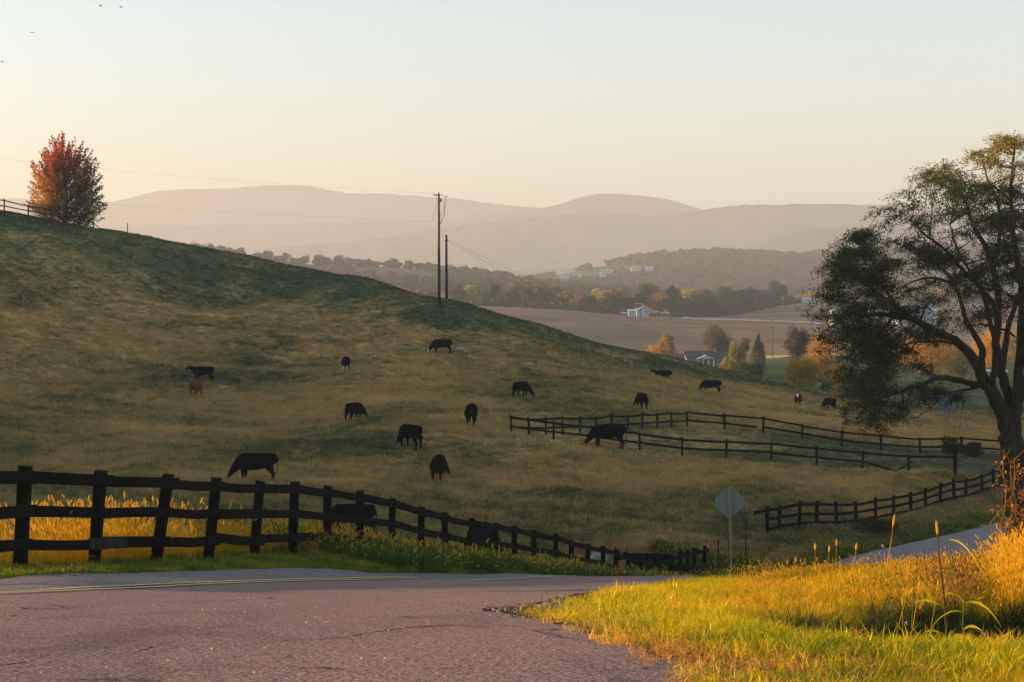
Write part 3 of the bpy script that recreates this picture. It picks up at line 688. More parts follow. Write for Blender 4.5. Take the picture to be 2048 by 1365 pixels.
# ================================================================ FENCES
def fence_thing(label, cat, loc, name='board_fence', group=None): return thing(name, label, cat, loc, 0, group)
def post(parent, base, top, w, mat, name='post', label=None):
    o = Vector(parent.location); b = Vector(base) - o; t = Vector(top) - o
    mb = MB(); d = (t - b).normalized(); mb.beam(b - d * .35, t, w, w, up=(0, 1, 0), jit=w * .05)
    for k in range(4, 8):                            # worn, slightly slanted top
        v = mb.v[k]; mb.v[k] = (v[0], v[1], v[2] + random.uniform(-.02, .015))
    ob = mb.build(name, mat, parent)
    if label: ob['label'] = label
    return ob
def rail(parent, p, q, h, th, mat, sag=.0, name='rail', label=None):
    o = Vector(parent.location); p = Vector(p) - o; q = Vector(q) - o; m = (p + q) / 2 - Vector((0, 0, sag))
    mb = MB(); mb.beam(p, m, th, h, jit=.004); 
    b = len(mb.v); mb2 = MB(); mb2.beam(m, q, th, h, jit=.0)
    mb.v += mb2.v[4:]; f0 = [(4, 8, 9, 5), (5, 9, 10, 6), (6, 10, 11, 7), (7, 11, 8, 4), (11, 10, 9, 8)]
    mb.f = [f for f in mb.f if f != (7, 6, 5, 4)] + f0
    ob = mb.build(name, mat, parent)
    if label: ob['label'] = label
    return ob
# near fence, dark three-board
lean = {37: .09, 185: .11, 310: .215, 415: .15, 506: .13, 583: .06, 653: .02}
root = fence_thing('dark three-board wooden fence along the near roadside verge with golden weeds behind', 'fence', (FXY[2][0], FXY[2][1], g1(*FXY[2])))
pb = []
brow = [1124, 1116, 1121, 1112, 1113, 1112, 1115, 1107, 1100]
for k, (p_, d_) in enumerate(fence_px):
    x_, y_ = FXY[k]; z_ = g1(x_, y_)
    if 2 <= k < 9: z_ = min(z_, W(p_, brow[k], d_)[2])
    hgt = 1.45 if k < 22 else 1.3
    if k == 24: hgt = 1.15
    lx = lean.get(p_, random.uniform(-.04, .05)); b_ = Vector((x_, y_, z_)); t_ = b_ + Vector((lx, 0, hgt)); pb.append((b_, t_))
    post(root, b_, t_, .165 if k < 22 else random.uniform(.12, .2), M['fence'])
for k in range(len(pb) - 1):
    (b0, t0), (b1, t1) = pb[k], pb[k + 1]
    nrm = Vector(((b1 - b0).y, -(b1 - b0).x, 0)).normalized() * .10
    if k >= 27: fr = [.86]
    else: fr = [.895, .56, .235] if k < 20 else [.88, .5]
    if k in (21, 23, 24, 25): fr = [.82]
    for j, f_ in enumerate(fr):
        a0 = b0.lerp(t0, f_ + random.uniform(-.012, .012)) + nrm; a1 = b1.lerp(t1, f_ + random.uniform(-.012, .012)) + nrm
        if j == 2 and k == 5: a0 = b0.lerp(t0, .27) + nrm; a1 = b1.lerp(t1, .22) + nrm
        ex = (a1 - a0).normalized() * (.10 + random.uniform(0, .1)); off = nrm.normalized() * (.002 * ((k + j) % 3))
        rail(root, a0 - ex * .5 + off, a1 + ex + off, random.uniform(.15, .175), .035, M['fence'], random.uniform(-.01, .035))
# lapped repair board on the lowest rail, and its splintered neighbour
b0, t0 = pb[3]; nrm = Vector((.9, -.35, 0)).normalized() * .135
q2 = pb[2][0].lerp(pb[2][1], .235); q3 = b0.lerp(t0, .235); q4 = pb[4][0].lerp(pb[4][1], .235)
rail(root, q2.lerp(q3, .80) + nrm, q3.lerp(q4, .36) + nrm, .165, .03, M['patchw'], 0, 'repair_board', 'pale weathered board nailed over the lowest rail')
# pen in the pasture, two rails
def line_px(pts): return [Vector(gp(p, d)) for p, d in pts]
penroot = thing('pen_fence', 'two-rail wooden fence enclosing the wedge-shaped paddock in the middle of the pasture', 'fence', gp(1023, 116))
left = [(1023, 116), (1058, 117.6), (1092, 119.2), (1125, 120.9), (1160, 122.5), (1193, 124.2), (1224, 125.9), (1255, 127.6), (1284, 129.3), (1315, 131), (1343, 132.6), (1375, 134.2)]
back = [(1375, 134.2), (1450, 133.6), (1527, 133), (1605, 132.5), (1684, 132), (1763, 131.6), (1842, 131.2), (1925, 130.8), (2005, 130.3), (2090, 130), (2180, 130)]
front = [(1023, 116), (1107, 117), (1193, 117.4), (1280, 117.5), (1365, 117), (1453, 116.4), (1543, 115.8), (1635, 115), (1726, 114), (1819, 113), (1912, 112)]
def run(root, pts, fr, hgt, w, rh, mat, skip=(), first=True, sag=.03):
    P_ = line_px(pts); T_ = []
    for k, p in enumerate(P_):
        t = p + Vector((random.uniform(-.06, .06), random.uniform(-.04, .04), hgt * random.uniform(.96, 1.06))); T_.append(t)
        if first or k > 0: post(root, p, t, w * random.uniform(.9, 1.1), mat)
    for k in range(len(P_) - 1):
        n_ = Vector((0, -w * .62, 0))
        for j, f_ in enumerate(fr):
            if (k, j) in skip: continue
            a0 = P_[k].lerp(T_[k], f_ + random.uniform(-.02, .02)) + n_; a1 = P_[k + 1].lerp(T_[k + 1], f_ + random.uniform(-.02, .02)) + n_
            ex = (a1 - a0).normalized() * .07
            rail(root, a0 - ex, a1 + ex + Vector((0, -.003 * (k % 2), 0)), rh * random.uniform(.9, 1.1), .04, mat, random.uniform(0, sag))
    return P_, T_
run(penroot, left, [.88, .40], 1.25, .15, .15, M['fence2'])
PB, TB = run(penroot, back, [.88, .40], 1.28, .16, .15, M['fence2'], skip=((1, 1),), first=False)
a0 = PB[1].lerp(TB[1], .4); a1 = PB[2].lerp(TB[2], .36); rail(penroot, a0 + Vector((-.07, -.1, 0)), a0.lerp(a1, .82) + Vector((0, -.1, -.05)), .15, .04, M['fence2'], label='short broken lower rail that ends before the next post')
PF, TF = run(penroot, front, [.88, .42], 1.28, .15, .15, M['fence2'], skip=((8, 1), (9, 1)), first=False)
a0 = PF[8].lerp(TF[8], .42); rail(penroot, a0 + Vector((0, -.1, 0)), PF[8].lerp(PF[9], .74) + Vector((0, -.14, .02)), .14, .04, M['fence2'], label='fallen rail slanting down to the grass')
rail(penroot, PF[8].lerp(PF[9], .70) + Vector((0, -.2, .0)), PF[9].lerp(TF[9], .62) + Vector((.22, -.12, 0)), .09, .04, M['fence2'], name='brace', label='broken stake propped against the post')
# gate and its tall post at the paddock's near right corner
gpx = gp(1912, 111.4)
gate = thing('field_gate', 'pale five-bar metal field gate closing the right corner of the paddock beside the big tree', 'gate', gpx)
gA = Vector(gp(1912, 111.4)); gB = Vector(gp(2003, 112.2))
post(gate, gA, gA + Vector((0, 0, 1.75)), .2, M['fence'], 'gate_post'); post(gate, gB, gB + Vector((0, 0, 1.6)), .2, M['fence'], 'gate_post')
for hh, mm in ((1.45, 'galv'), (1.16, 'galv'), (.9, 'galv'), (.66, 'galv'), (.4, 'galv')):
    rail(gate, gA + Vector((.12, 0, hh)), gB + Vector((-.12, 0, hh)), .055, .05, M[mm], 0, 'bar')
for f_ in (.04, .74, .96):
    q = gA.lerp(gB, f_); rail(gate, q + Vector((0, -.04, .38)), q + Vector((0, -.04, 1.5)), .05, .04, M['galv'], 0, 'upright')
# roadside fence climbing to the right along the far road
rf = [(1536, 82.4), (1561, 83.6), (1600, 85), (1635, 86.7), (1675, 88.6), (1715, 90.6), (1753, 92.6), (1789, 94.7), (1823, 96.8), (1853, 98.8), (1882, 100.8), (1910, 102.8), (1934, 104.8), (1966, 107), (1989, 109), (2012, 111), (2036, 113), (2060, 115)]
rfr = thing('roadside_fence', 'dark three-rail fence running uphill beside the far stretch of road', 'fence', gp(1536, 82.4))
P_, T_ = run(rfr, rf, [.87, .54, .20], 1.32, .15, .15, M['fence'], sag=.02)
q0 = P_[0].lerp(T_[0], .86); dr_ = (T_[0] - T_[1]); rail(rfr, q0 + Vector((0, -.1, 0)), q0 + Vector((-.72, -.45, -.10)), .15, .04, M['fence'], label='top rail end sticking out past the first post')
q0 = P_[1].lerp(T_[1], .06); rail(rfr, q0 + Vector((0, -.12, 0)), q0 + Vector((-1.0, -.9, -.12)), .14, .04, M['fence'], label='loose lowest rail lying on the grass')
# hilltop fence beside the maple
hf = thing('hilltop_fence', 'reddish board fence on the brow of the hill passing the red maple', 'fence', gp(10, 221))
run(hf, [(-60, 222), (10, 223), (58, 224.5), (105, 226)], [.90, .60, .30], 2.15, .15, .15, M['redfence'])
run(hf, [(105, 226), (150, 230), (188, 246), (203, 250), (214, 253), (226, 257), (238, 262)], [.86, .45, .12], 1.65, .14, .15, M['redfence'])
# thin steel posts by the sign
for px_, d_, h_, lb in ((1438, 74, 1.75, 'thin rusty steel stake left of the road sign post'), (1460, 74.6, 1.85, 'thin rusty steel stake just behind the road sign post'), (1493, 76, 2.05, 'thin rusty steel stake midway between the sign and the roadside fence')):
    x_, y_, z_ = gp(px_, d_); st = thing('steel_stake', lb, 'stake', (x_, y_, z_), 0, 'steel stakes by the road sign')
    MB().beam((0, 0, -.3), (random.uniform(-.03, .03), 0, h_), .06, .05).build('stake_shaft', M['rust'], st); MB().box((-.035, -.03, h_ - .16), (.035, .03, h_ + .04)).build('stake_cap', M['rust'], st)
x_, y_, z_ = gp(256, 241); st = thing('steel_stake', 'small lone stake on the skyline right of the red maple', 'stake', (x_, y_, z_), 0); MB().beam((0, 0, -.3), (0, 0, 1.5), .10, .08).build('stake_shaft', M['rust'], st)
# road sign seen from behind
sx, sy = (1466 - 1024) / F * 45, 45.0; sz = W(1466, 1134, 45)[2]
sg = thing('road_sign', 'grey back of a tall road sign on a pale tan post beyond the road crest', 'sign', (sx, sy, sz))
zt = W(1460, 975, 45)[2] - sz
MB().beam((0, 0, -1.2), (-.08, 0, zt), .062, .05, up=(0, 1, 0)).build('sign_post', M['signpost'], sg)
zc = zt - .42; hx = [(0, .43), (.385, .14), (.385, -.09), (0, -.42), (-.385, -.09), (-.385, .14)]
mb = MB(); vs = [(-.07 + a, .035, zc + b) for a, b in hx] + [(-.07 + a, .045, zc + b) for a, b in hx]
mb.add(vs, [(0, 1, 2, 3, 4, 5), (11, 10, 9, 8, 7, 6)] + [(i, i + 6, (i + 1) % 6 + 6, (i + 1) % 6) for i in range(6)]); pn = mb.build('sign_panel', M['sign'], sg)
for dz in (.2, -.2): MB().tube([(-.07, -.035, zc + dz), (-.07, .036, zc + dz)], .012, 6).build('bolt', M['galv'], sg)

# ================================================================ POLES AND WIRES
def pole_xy(px, d): return gp(px, d)
x_, y_, z_ = gp(878, 207); zt = W(878, 388, 207)[2] - z_
P1 = (x_, y_, z_); up = thing('utility_pole', 'tall brown utility pole with a short crossarm standing on the brow of the hill', 'utility pole', P1)
MB().tube([(.05, 0, -1), (0, 0, zt * .5), (0, 0, zt)], [.20, .165, .12], 10).build('pole_shaft', M['pole'], up, True)
MB().beam((-.62, 0, zt - .18), (.10, -.12, zt - .14), .10, .13).build('crossarm', M['pole'], up)
MB().beam((.05, .0, zt - .05), (.95, 0, zt - .42), .05, .05).build('brace_arm', M['pole'], up)
for i_, (a, b) in enumerate(((-.6, -.06), (0.0, .1), (.92, -.36))):
    MB().tube([(a, 0, zt + b - .05), (a, 0, zt + b + .03), (a, 0, zt + b + .12)], [.05, .07, .035], 8).build('insulator', M['galv'], up, True)
MB().tube([(.22, -.05, zt - 1.0), (.24, -.05, zt - .9), (.24, -.05, zt - .62), (.22, -.05, zt - .58)], [.06, .10, .10, .05], 8).build('cutout_can', M['galv'], up, True)
MB().tube([(.85, 0, zt - .45), (.62, 0, zt - 1.5), (.72, 0, zt - 2.3), (.35, 0, zt - 3.2), (.12, 0, zt - 3.7)], .035, 5).build('drop_cable', M['wire'], up)
MB().tube([(-.12, 0, zt - .6), (-.5, 0, zt - 2.0), (-.78, 0, zt - 3.2)], .02, 4).build('guy_cable', M['wire'], up)
MB().tube([(.10, -.02, zt - 2.9), (.75, 0, zt - 1.6), (.98, 0, zt - .9)], .022, 4).build('jumper_cable', M['wire'], up)
x_, y_, z_ = gp(893, 216); zt2 = W(893, 470, 216)[2] - z_
P2 = (x_, y_, z_); up2 = thing('utility_pole', 'shorter dark utility pole just right of the tall brown one on the brow', 'utility pole', P2)
MB().tube([(.02, 0, -1), (0, 0, zt2 * .5), (-.02, 0, zt2)], [.20, .165, .14], 10).build('pole_shaft', M['pole2'], up2, True)
MB().beam((-.26, 0, zt2 - .72), (.22, 0, zt2 - .72), .10, .10).build('bracket', M['pole2'], up2)
MB().tube([(.2, 0, zt2 - .8), (.2, 0, zt2 - .62)], .05, 7).build('insulator', M['galv'], up2)
def wire(name, p, q, sag, r, label, mat='wire', group='overhead wires', n=22):
    p = Vector(p); q = Vector(q); pts = [p.lerp(q, t) - Vector((0, 0, 4 * sag * t * (1 - t))) for t in np.linspace(0, 1, n)]
    o_ = pts[0].copy(); mb = MB().tube([a - o_ for a in pts], r, 4, False); ob = mb.build(name, M[mat], None, False, o_)
    return tag(ob, label, 'wire', group)
def wp(px, row, d): return W(px, row, d)
wire('power_line', (P1[0], P1[1], P1[2] + zt), wp(-420, 262, 262), 1.1, .006, 'faint upper wire running left from the tall pole over the hill and the maple')
wire('power_line', (P1[0], P1[1], P1[2] + zt - 3.4), wp(-420, 352, 262), .8, .006, 'faint lower wire running left from the middle of the tall pole')
e1 = wp(1545, 655, 640)
ex_, ey_, ez_ = gp(1545, 640); pf = thing('utility_pole', 'small distant utility pole at the edge of the ploughed field', 'utility pole', (ex_, ey_, ez_)); zz = e1[2] - ez_
MB().tube([(0, 0, -1), (0, 0, zz + .4)], [.16, .12], 7).build('pole_shaft', M['pole2'], pf); MB().beam((-.9, 0, zz), (.9, 0, zz), .12, .12).build('crossarm', M['pole2'], pf)
wire('power_line', (P2[0], P2[1], P2[2] + zt2 - .5), (ex_ - .8, ey_, ez_ + zz), 7.0, .015, 'upper of the two wires sloping right from the shorter pole to the valley')
wire('power_line', (P2[0], P2[1], P2[2] + zt2 - .75), (ex_ + .8, ey_, ez_ + zz), 9.0, .015, 'lower of the two wires sloping right from the shorter pole to the valley')
wire('power_line', (P1[0] + .9, P1[1], P1[2] + zt - .3), (ex_, ey_, ez_ + zz + .3), 7.5, .006, 'faint wire sloping right from the top of the tall pole across the mountains')
# cable drooping beside the pale barn; orange sunlight is put into its colour
wA = wp(1250, 608, 880); wB = wp(1281, 607, 885); wC = wp(1341, 626, 890)
for q_, lb in ((wB, 'short pole holding the orange sunlit cable beside the pale barn'), (wC, 'short pole at the lower right end of the orange sunlit cable')):
    zg = g1(q_[0], q_[1]); pp = thing('cable_pole', lb, 'pole', (q_[0], q_[1], zg)); MB().tube([(0, 0, -1), (0, 0, q_[2] - zg + .2)], .25, 6).build('pole_shaft', M['pole'], pp)
wire('sunlit_cable', wB, wC, 1.6, .26, 'thick orange sunlit cable drooping over the pale barn', 'suncable', None); wire('sunlit_cable', wp(1268, 607.5, 884), wB, .2, .2, 'short level end of orange cable left of its pole', 'suncable', None)

# ================================================================ COWS
def loft(mb, secs, n=14, cap=True, power=2.4):
    """secs: (centre, half-width vector, half-height vector)"""
    b = len(mb.v)
    for c, wv, hv in secs:
        c = Vector(c); wv = Vector(wv); hv = Vector(hv)
        for k in range(n):
            t = 2 * math.pi * k / n; cx, sx_ = math.cos(t), math.sin(t)
            cx = math.copysign(abs(cx) ** (2 / power), cx); sx_ = math.copysign(abs(sx_) ** (2 / power), sx_)
            mb.v.append(tuple(c + wv * cx + hv * sx_))
    m = len(secs)
    for i in range(m - 1):
        for k in range(n):
            k2 = (k + 1) % n; mb.f.append((b + i * n + k, b + i * n + k2, b + (i + 1) * n + k2, b + (i + 1) * n + k))
    mb.f.append(tuple(b + k for k in range(n))[::-1]); mb.f.append(tuple(b + (m - 1) * n + k for k in range(n)))
def cow_mesh(name, pose, turn=0., lying=False, calf=False, walk=0.):
    mb = MB(); dz = -.50 if lying else 0
    T = [(-.98, 1.10, .10, .14), (-.93, 1.08, .22, .25), (-.78, 1.05, .29, .31), (-.45, .99, .33, .37), (-.1, .95, .38, .42), (.3, .94, .37, .43), (.6, .96, .31, .40), (.82, .97, .24, .33), (.95, .96, .13, .22)]
    loft(mb, [((x, 0, z + dz), (0, w, 0), (0, 0, h)) for x, z, w, h in T])
    def chain(pts, n=10, flat=1.0):
        secs = []
        for i, (p, r) in enumerate(pts):
            p = Vector(p); q0 = Vector(pts[max(i - 1, 0)][0]); q1 = Vector(pts[min(i + 1, len(pts) - 1)][0]); d = (q1 - q0).normalized()
            sd = d.cross(Vector((0, 0, 1))); sd = sd.normalized() if sd.length > .2 else Vector((0, 1, 0)); u = sd.cross(d).normalized()
            secs.append((p, sd * r * flat, u * r))
        loft(mb, secs, n, power=2.1)
    ct, st = math.cos(turn), math.sin(turn)
    def hd(x, z, y=0): # neck and head swing sideways about the chest
        dx = x - .7; return (.7 + dx * ct - y * st, dx * st + y * ct, z + dz)
    if pose == 'graze':
        chain([(hd(.5, 1.04), .37), (hd(.8, .92), .31), (hd(1.02, .68), .22), (hd(1.17, .48), .16)], flat=.72)
        chain([(hd(1.13, .55), .125), (hd(1.25, .40), .13), (hd(1.35, .22), .095), (hd(1.41, .10), .085), (hd(1.43, .04), .06)], flat=.85); ez = (1.16, .52)
    elif pose == 'up':
        chain([(hd(.55, 1.08), .30), (hd(.9, 1.16), .22), (hd(1.15, 1.26), .16), (hd(1.3, 1.32), .13)], flat=.75)
        chain([(hd(1.2, 1.35), .10), (hd(1.32, 1.34), .14), (hd(1.48, 1.22), .105), (hd(1.62, 1.13), .09), (hd(1.66, 1.11), .06)], flat=.85); ez = (1.26, 1.40)
    for s in (-1, 1):
        chain([(hd(ez[0], ez[1], s * .08), .045), (hd(ez[0] - .03, ez[1] + .03, s * .19), .055), (hd(ez[0] - .05, ez[1] + .02, s * .29), .02)], 6)
        if lying:
            chain([((.55, s * .22, .30), .13), ((.85, s * .30, .12), .07), ((.55, s * .34, .07), .06)]); chain([((-.6, s * .28, .35), .2), ((-.25, s * .42, .14), .10), ((-.7, s * .45, .07), .06)])
        else:
            w_ = walk * s
            chain([((.60, s * .19, .85), .16), ((.60 + w_ * .5, s * .20, .62), .145), ((.60 + w_, s * .19, .40), .082), ((.60 + w_ * .8, s * .19, .14), .062), ((.61 + w_ * .8, s * .19, .05), .062), ((.63 + w_ * .8, s * .19, -.06), .066)])
            chain([((-.68, s * .18, .98), .23), ((-.62 - w_ * .4, s * .22, .68), .20), ((-.74 - w_ * .6, s * .21, .46), .11), ((-.83 - w_, s * .20, .36), .08), ((-.78 - w_, s * .20, .12), .06), ((-.77 - w_, s * .20, .04), .06), ((-.75 - w_, s * .20, -.06), .064)])
    chain([((-.94, 0, 1.27 + dz), .045), ((-1.03, 0, 1.05 + dz), .032), ((-1.03, .02, max(.7 + dz, .2)), .028), ((-1.01, .03, max(.5 + dz, .12)), .045), ((-1.0, .03, max(.38 + dz, .08)), .02)], 6)
    me = bpy.data.meshes.new(name); me.from_pydata(mb.v, [], mb.f); me.update()
    if calf: pass
    ob = bpy.data.objects.new('tmp', me); scn.collection.objects.link(ob)
    r = ob.modifiers.new('r', 'REMESH'); r.mode = 'VOXEL'; r.voxel_size = .034; r.use_smooth_shade = True
    sm = ob.modifiers.new('s', 'SMOOTH'); sm.iterations = 4; sm.factor = .5
    dg = bpy.context.evaluated_depsgraph_get(); ev = ob.evaluated_get(dg); m2 = bpy.data.meshes.new_from_object(ev); m2.name = name
    bpy.data.objects.remove(ob)
    m2.materials.clear(); m2.materials.append(M['cow']); m2.materials.append(M['cowwhite'])
    return m2, (hd, ez)
cm = {}
cm['graze'] = cow_mesh('cow_grazing', 'graze', 0, walk=.05)
cm['grazeL'] = cow_mesh('cow_grazing_turned', 'graze', .75, walk=-.08)
cm['grazeR'] = cow_mesh('cow_grazing_turned_other', 'graze', -.7, walk=.08)
cm['up'] = cow_mesh('cow_standing', 'up', 0, walk=.14)
cm['lying'] = cow_mesh('cow_lying', 'up', .3, lying=True)
def white_variant(key, fn, name):
    me = cm[key][0].copy(); me.name = name
    for p in me.polygons:
        if fn(p.center): p.material_index = 1
    return me
cm['graze_wf'] = (white_variant('graze', lambda c: c.x > 1.30 or (c.x > 1.12 and c.z < .42 and abs(c.y) < .05), 'cow_white_face'),)
cm['stripe'] = (white_variant('grazeR', lambda c: (abs(c.y - .03) < .13 and c.z > 1.0 and c.x < -.4) or c.x > 1.0, 'cow_white_back'),)
cm['legs_w'] = (white_variant('graze', lambda c: c.z < .42 and abs(c.y) < .3 and c.x < -.5 or c.x > 1.3, 'cow_white_socks'),)
BLK = (.0040, .0037, .0035, 1); 
def cow(px, d, yaw, key, col, label, s=1., name='cow', cat='cow', z=0.):
    x, y, zz = gp(px, d); o = link(name, cm[key][0], None, (x, y, zz + z)); o.rotation_euler = (0, 0, math.radians(yaw)); o.scale = (s, s, s); o.color = col
    tag(o, label, cat, 'cattle grazing in the pasture'); return o
# yaw 180 = head to the left, 0 = to the right, 90 = away, -90 = towards us
cow(512, 93, 180, 'graze', BLK, 'black cow grazing behind the near fence, its back and head above the top rail', 1.12)
cow(692, 170, 88, 'legs_w', BLK, 'black cow with pale socks seen from behind, highest on the slope left of the pole', 1.0)
cow(884, 182, 178, 'graze_wf', BLK, 'black cow with a white face grazing high on the slope below the utility pole', 1.08)
cow(406, 158, 180, 'up', BLK, 'black cow standing with raised head above the russet calf', 1.0)
cow(392, 149, 78, 'grazeL', (.16, .045, .018, 1), 'russet brown calf seen from behind below the standing black cow', 1.0, 'calf', 'calf')
cow(708, 131, 62, 'grazeR', BLK, 'slim black cow seen from behind, head turned right, in the middle of the slope', 1.0)
cow(1042, 145, 55, 'grazeR', BLK, 'black cow grazing away to the right, upslope from the paddock corner', 1.0)
cow(943, 117, 86, 'graze', BLK, 'broad black cow seen squarely from behind, just left of the paddock corner', 1.05)
cow(821, 107, 128, 'graze', BLK, 'large black cow grazing head down left, between the round cow and the slim one', 1.08)
cow(877, 100, 84, 'grazeR', BLK, 'round black cow seen from behind, lowest one in the open grass above the fence', 1.05)
cow(1284, 144, 100, 'grazeL', BLK, 'black cow grazing with head to the left just above the paddock fence', 1.0)
cow(1217, 116.2, 180, 'graze', BLK, 'large black cow in front of the paddock fence grazing to the left', 1.18)
cow(1327, 201, 178, 'lying', BLK, 'black cow lying down at the top of the slope right of centre', 1.0)
cow(1423, 189, 179, 'graze', BLK, 'black cow grazing to the left below the white porched house', 1.08)
cow(1597, 190, 78, 'stripe', (.10, .018, .011, 1), 'red brown cow with a white streak on its back, on the right of the pasture', 1.02)
cow(1660, 190, 120, 'graze', BLK, 'small black cow beside the big tree branches, rightmost of the herd', .95)
cow(705, 71, 176, 'grazeL', BLK, 'black cow partly hidden behind the middle rails of the near fence', .95)
cow(962, 68, 75, 'grazeR', (.012, .011, .010, 1), 'dark cow standing close behind the fence posts in the dip', 1.15)
cow(1196, 72.5, 80, 'graze', (.22, .19, .155, 1), 'cream white cow with its back showing over the lower end of the near fence', 1.02)
cow(578, 60, 80, 'graze', (.24, .21, .17, 1), 'pale cream cow behind the lowest rail among the foxtails', .98)
cow(1305, 73.5, 176, 'lying', BLK, 'dark cow lying behind the low fence at the bottom of the dip', .9)

# ================================================================ LEAF CLOUDS AND TREES
def quads_np(Cn, size, r, asp=.6, flat=None):
    n = len(Cn); a = r.normal(size=(n, 3)); a /= np.linalg.norm(a, axis=1)[:, None]
    if flat is not None: a[:, 2] *= flat; a /= np.linalg.norm(a, axis=1)[:, None]
    b = r.normal(size=(n, 3)); b -= (b * a).sum(1)[:, None] * a; b /= np.linalg.norm(b, axis=1)[:, None]
    s = (np.asarray(size) * np.ones(n))[:, None] * .5
    V = np.stack([Cn - a * s, Cn - b * s * asp, Cn + a * s, Cn + b * s * asp], 1)
    Fq = np.arange(4 * n).reshape(n, 4); return V.reshape(-1, 3), Fq
def crown_pts(r, n, w, h, z0, lobes=14, lsz=.42, cone=0., hollow=.55):
    """leaf centres over many uneven lobes filling an ellipsoid crown"""
    L = []
    while len(L) < lobes:
        p = r.uniform(-1, 1, 3)
        if np.linalg.norm(p) < 1 and np.linalg.norm(p) > .35: L.append(p * .72)
    L = np.array(L); lr = r.uniform(.55, 1.15, lobes) * lsz
    k = r.integers(0, lobes, n); d = r.normal(size=(n, 3)); d /= np.linalg.norm(d, axis=1)[:, None]
    rad = (hollow + (1 - hollow) * r.random(n)) * lr[k] * (1 + .25 * np.sin(d[:, 0] * 5 + k) * np.sin(d[:, 2] * 6))
    P_ = L[k] + d * rad[:, None]
    tz = (P_[:, 2] + 1) / 2
    if cone: P_[:, :2] *= np.clip(1 - cone * tz, .08, 1)[:, None] * (1 + cone * .3)
    return np.stack([P_[:, 0] * w / 2, P_[:, 1] * w / 2, z0 + tz * h], 1)
def tree_mesh(seed, n, w, h, z0, leaf, lobes=14, lsz=.42, cone=0., name='crown', mat='leaf', asp=.6):
    r = np.random.default_rng(seed); n2 = int(n * 1.7); A_ = crown_pts(r, n2 * 3 // 4, w, h, z0, lobes, lsz * 1.12, cone); B_ = crown_pts(r, n2 - len(A_), w * .95, h * .95, z0, lobes + 12, lsz * .9, cone, .2)
    V, Fq = quads_np(np.r_[A_, B_], leaf * 1.2 * r.uniform(.5, 1.25, n2), r, asp)
    return mesh_np(name, V, Fq, [M[mat]])
def trunk_mesh(seed, h, r0, spread, limbs=5, name='trunk'):
    rr = random.Random(seed); mb = MB(); mb.tube([(0, 0, -.6), (0, 0, h * .25), (rr.uniform(-.2, .2), 0, h * .6), (rr.uniform(-.4, .4), rr.uniform(-.3, .3), h * .9)], [r0 * 1.3, r0, r0 * .6, r0 * .15], 8)
    for k in range(limbs):
        a = rr.uniform(0, 6.28); z = h * rr.uniform(.25, .6); L = spread * rr.uniform(.5, .9)
        mb.tube([(0, 0, z), (math.cos(a) * L * .5, math.sin(a) * L * .5, z + h * .12), (math.cos(a) * L, math.sin(a) * L, z + h * .3)], [r0 * .45, r0 * .3, r0 * .08], 5)
    me = bpy.data.meshes.new(name); me.from_pydata(mb.v, [], mb.f); me.materials.append(M['bark']); me.update(); return me
def place_tree(name, label, group, x, y, crown, trunk, col, sx=1., sz=1., rz=0., z=None, cat='tree'):
    z = g1(x, y) if z is None else z
    t = thing(name, label, cat, (x, y, z), rz, group); t.scale = (sx, sx, sz)
    link('trunk', trunk, t); c = link('crown', crown, t); c.color = tuple(min(.8, q * 1.15 * (1.3 if col[0] > .14 else 1)) for q in col[:3]) + (1,)
    return t
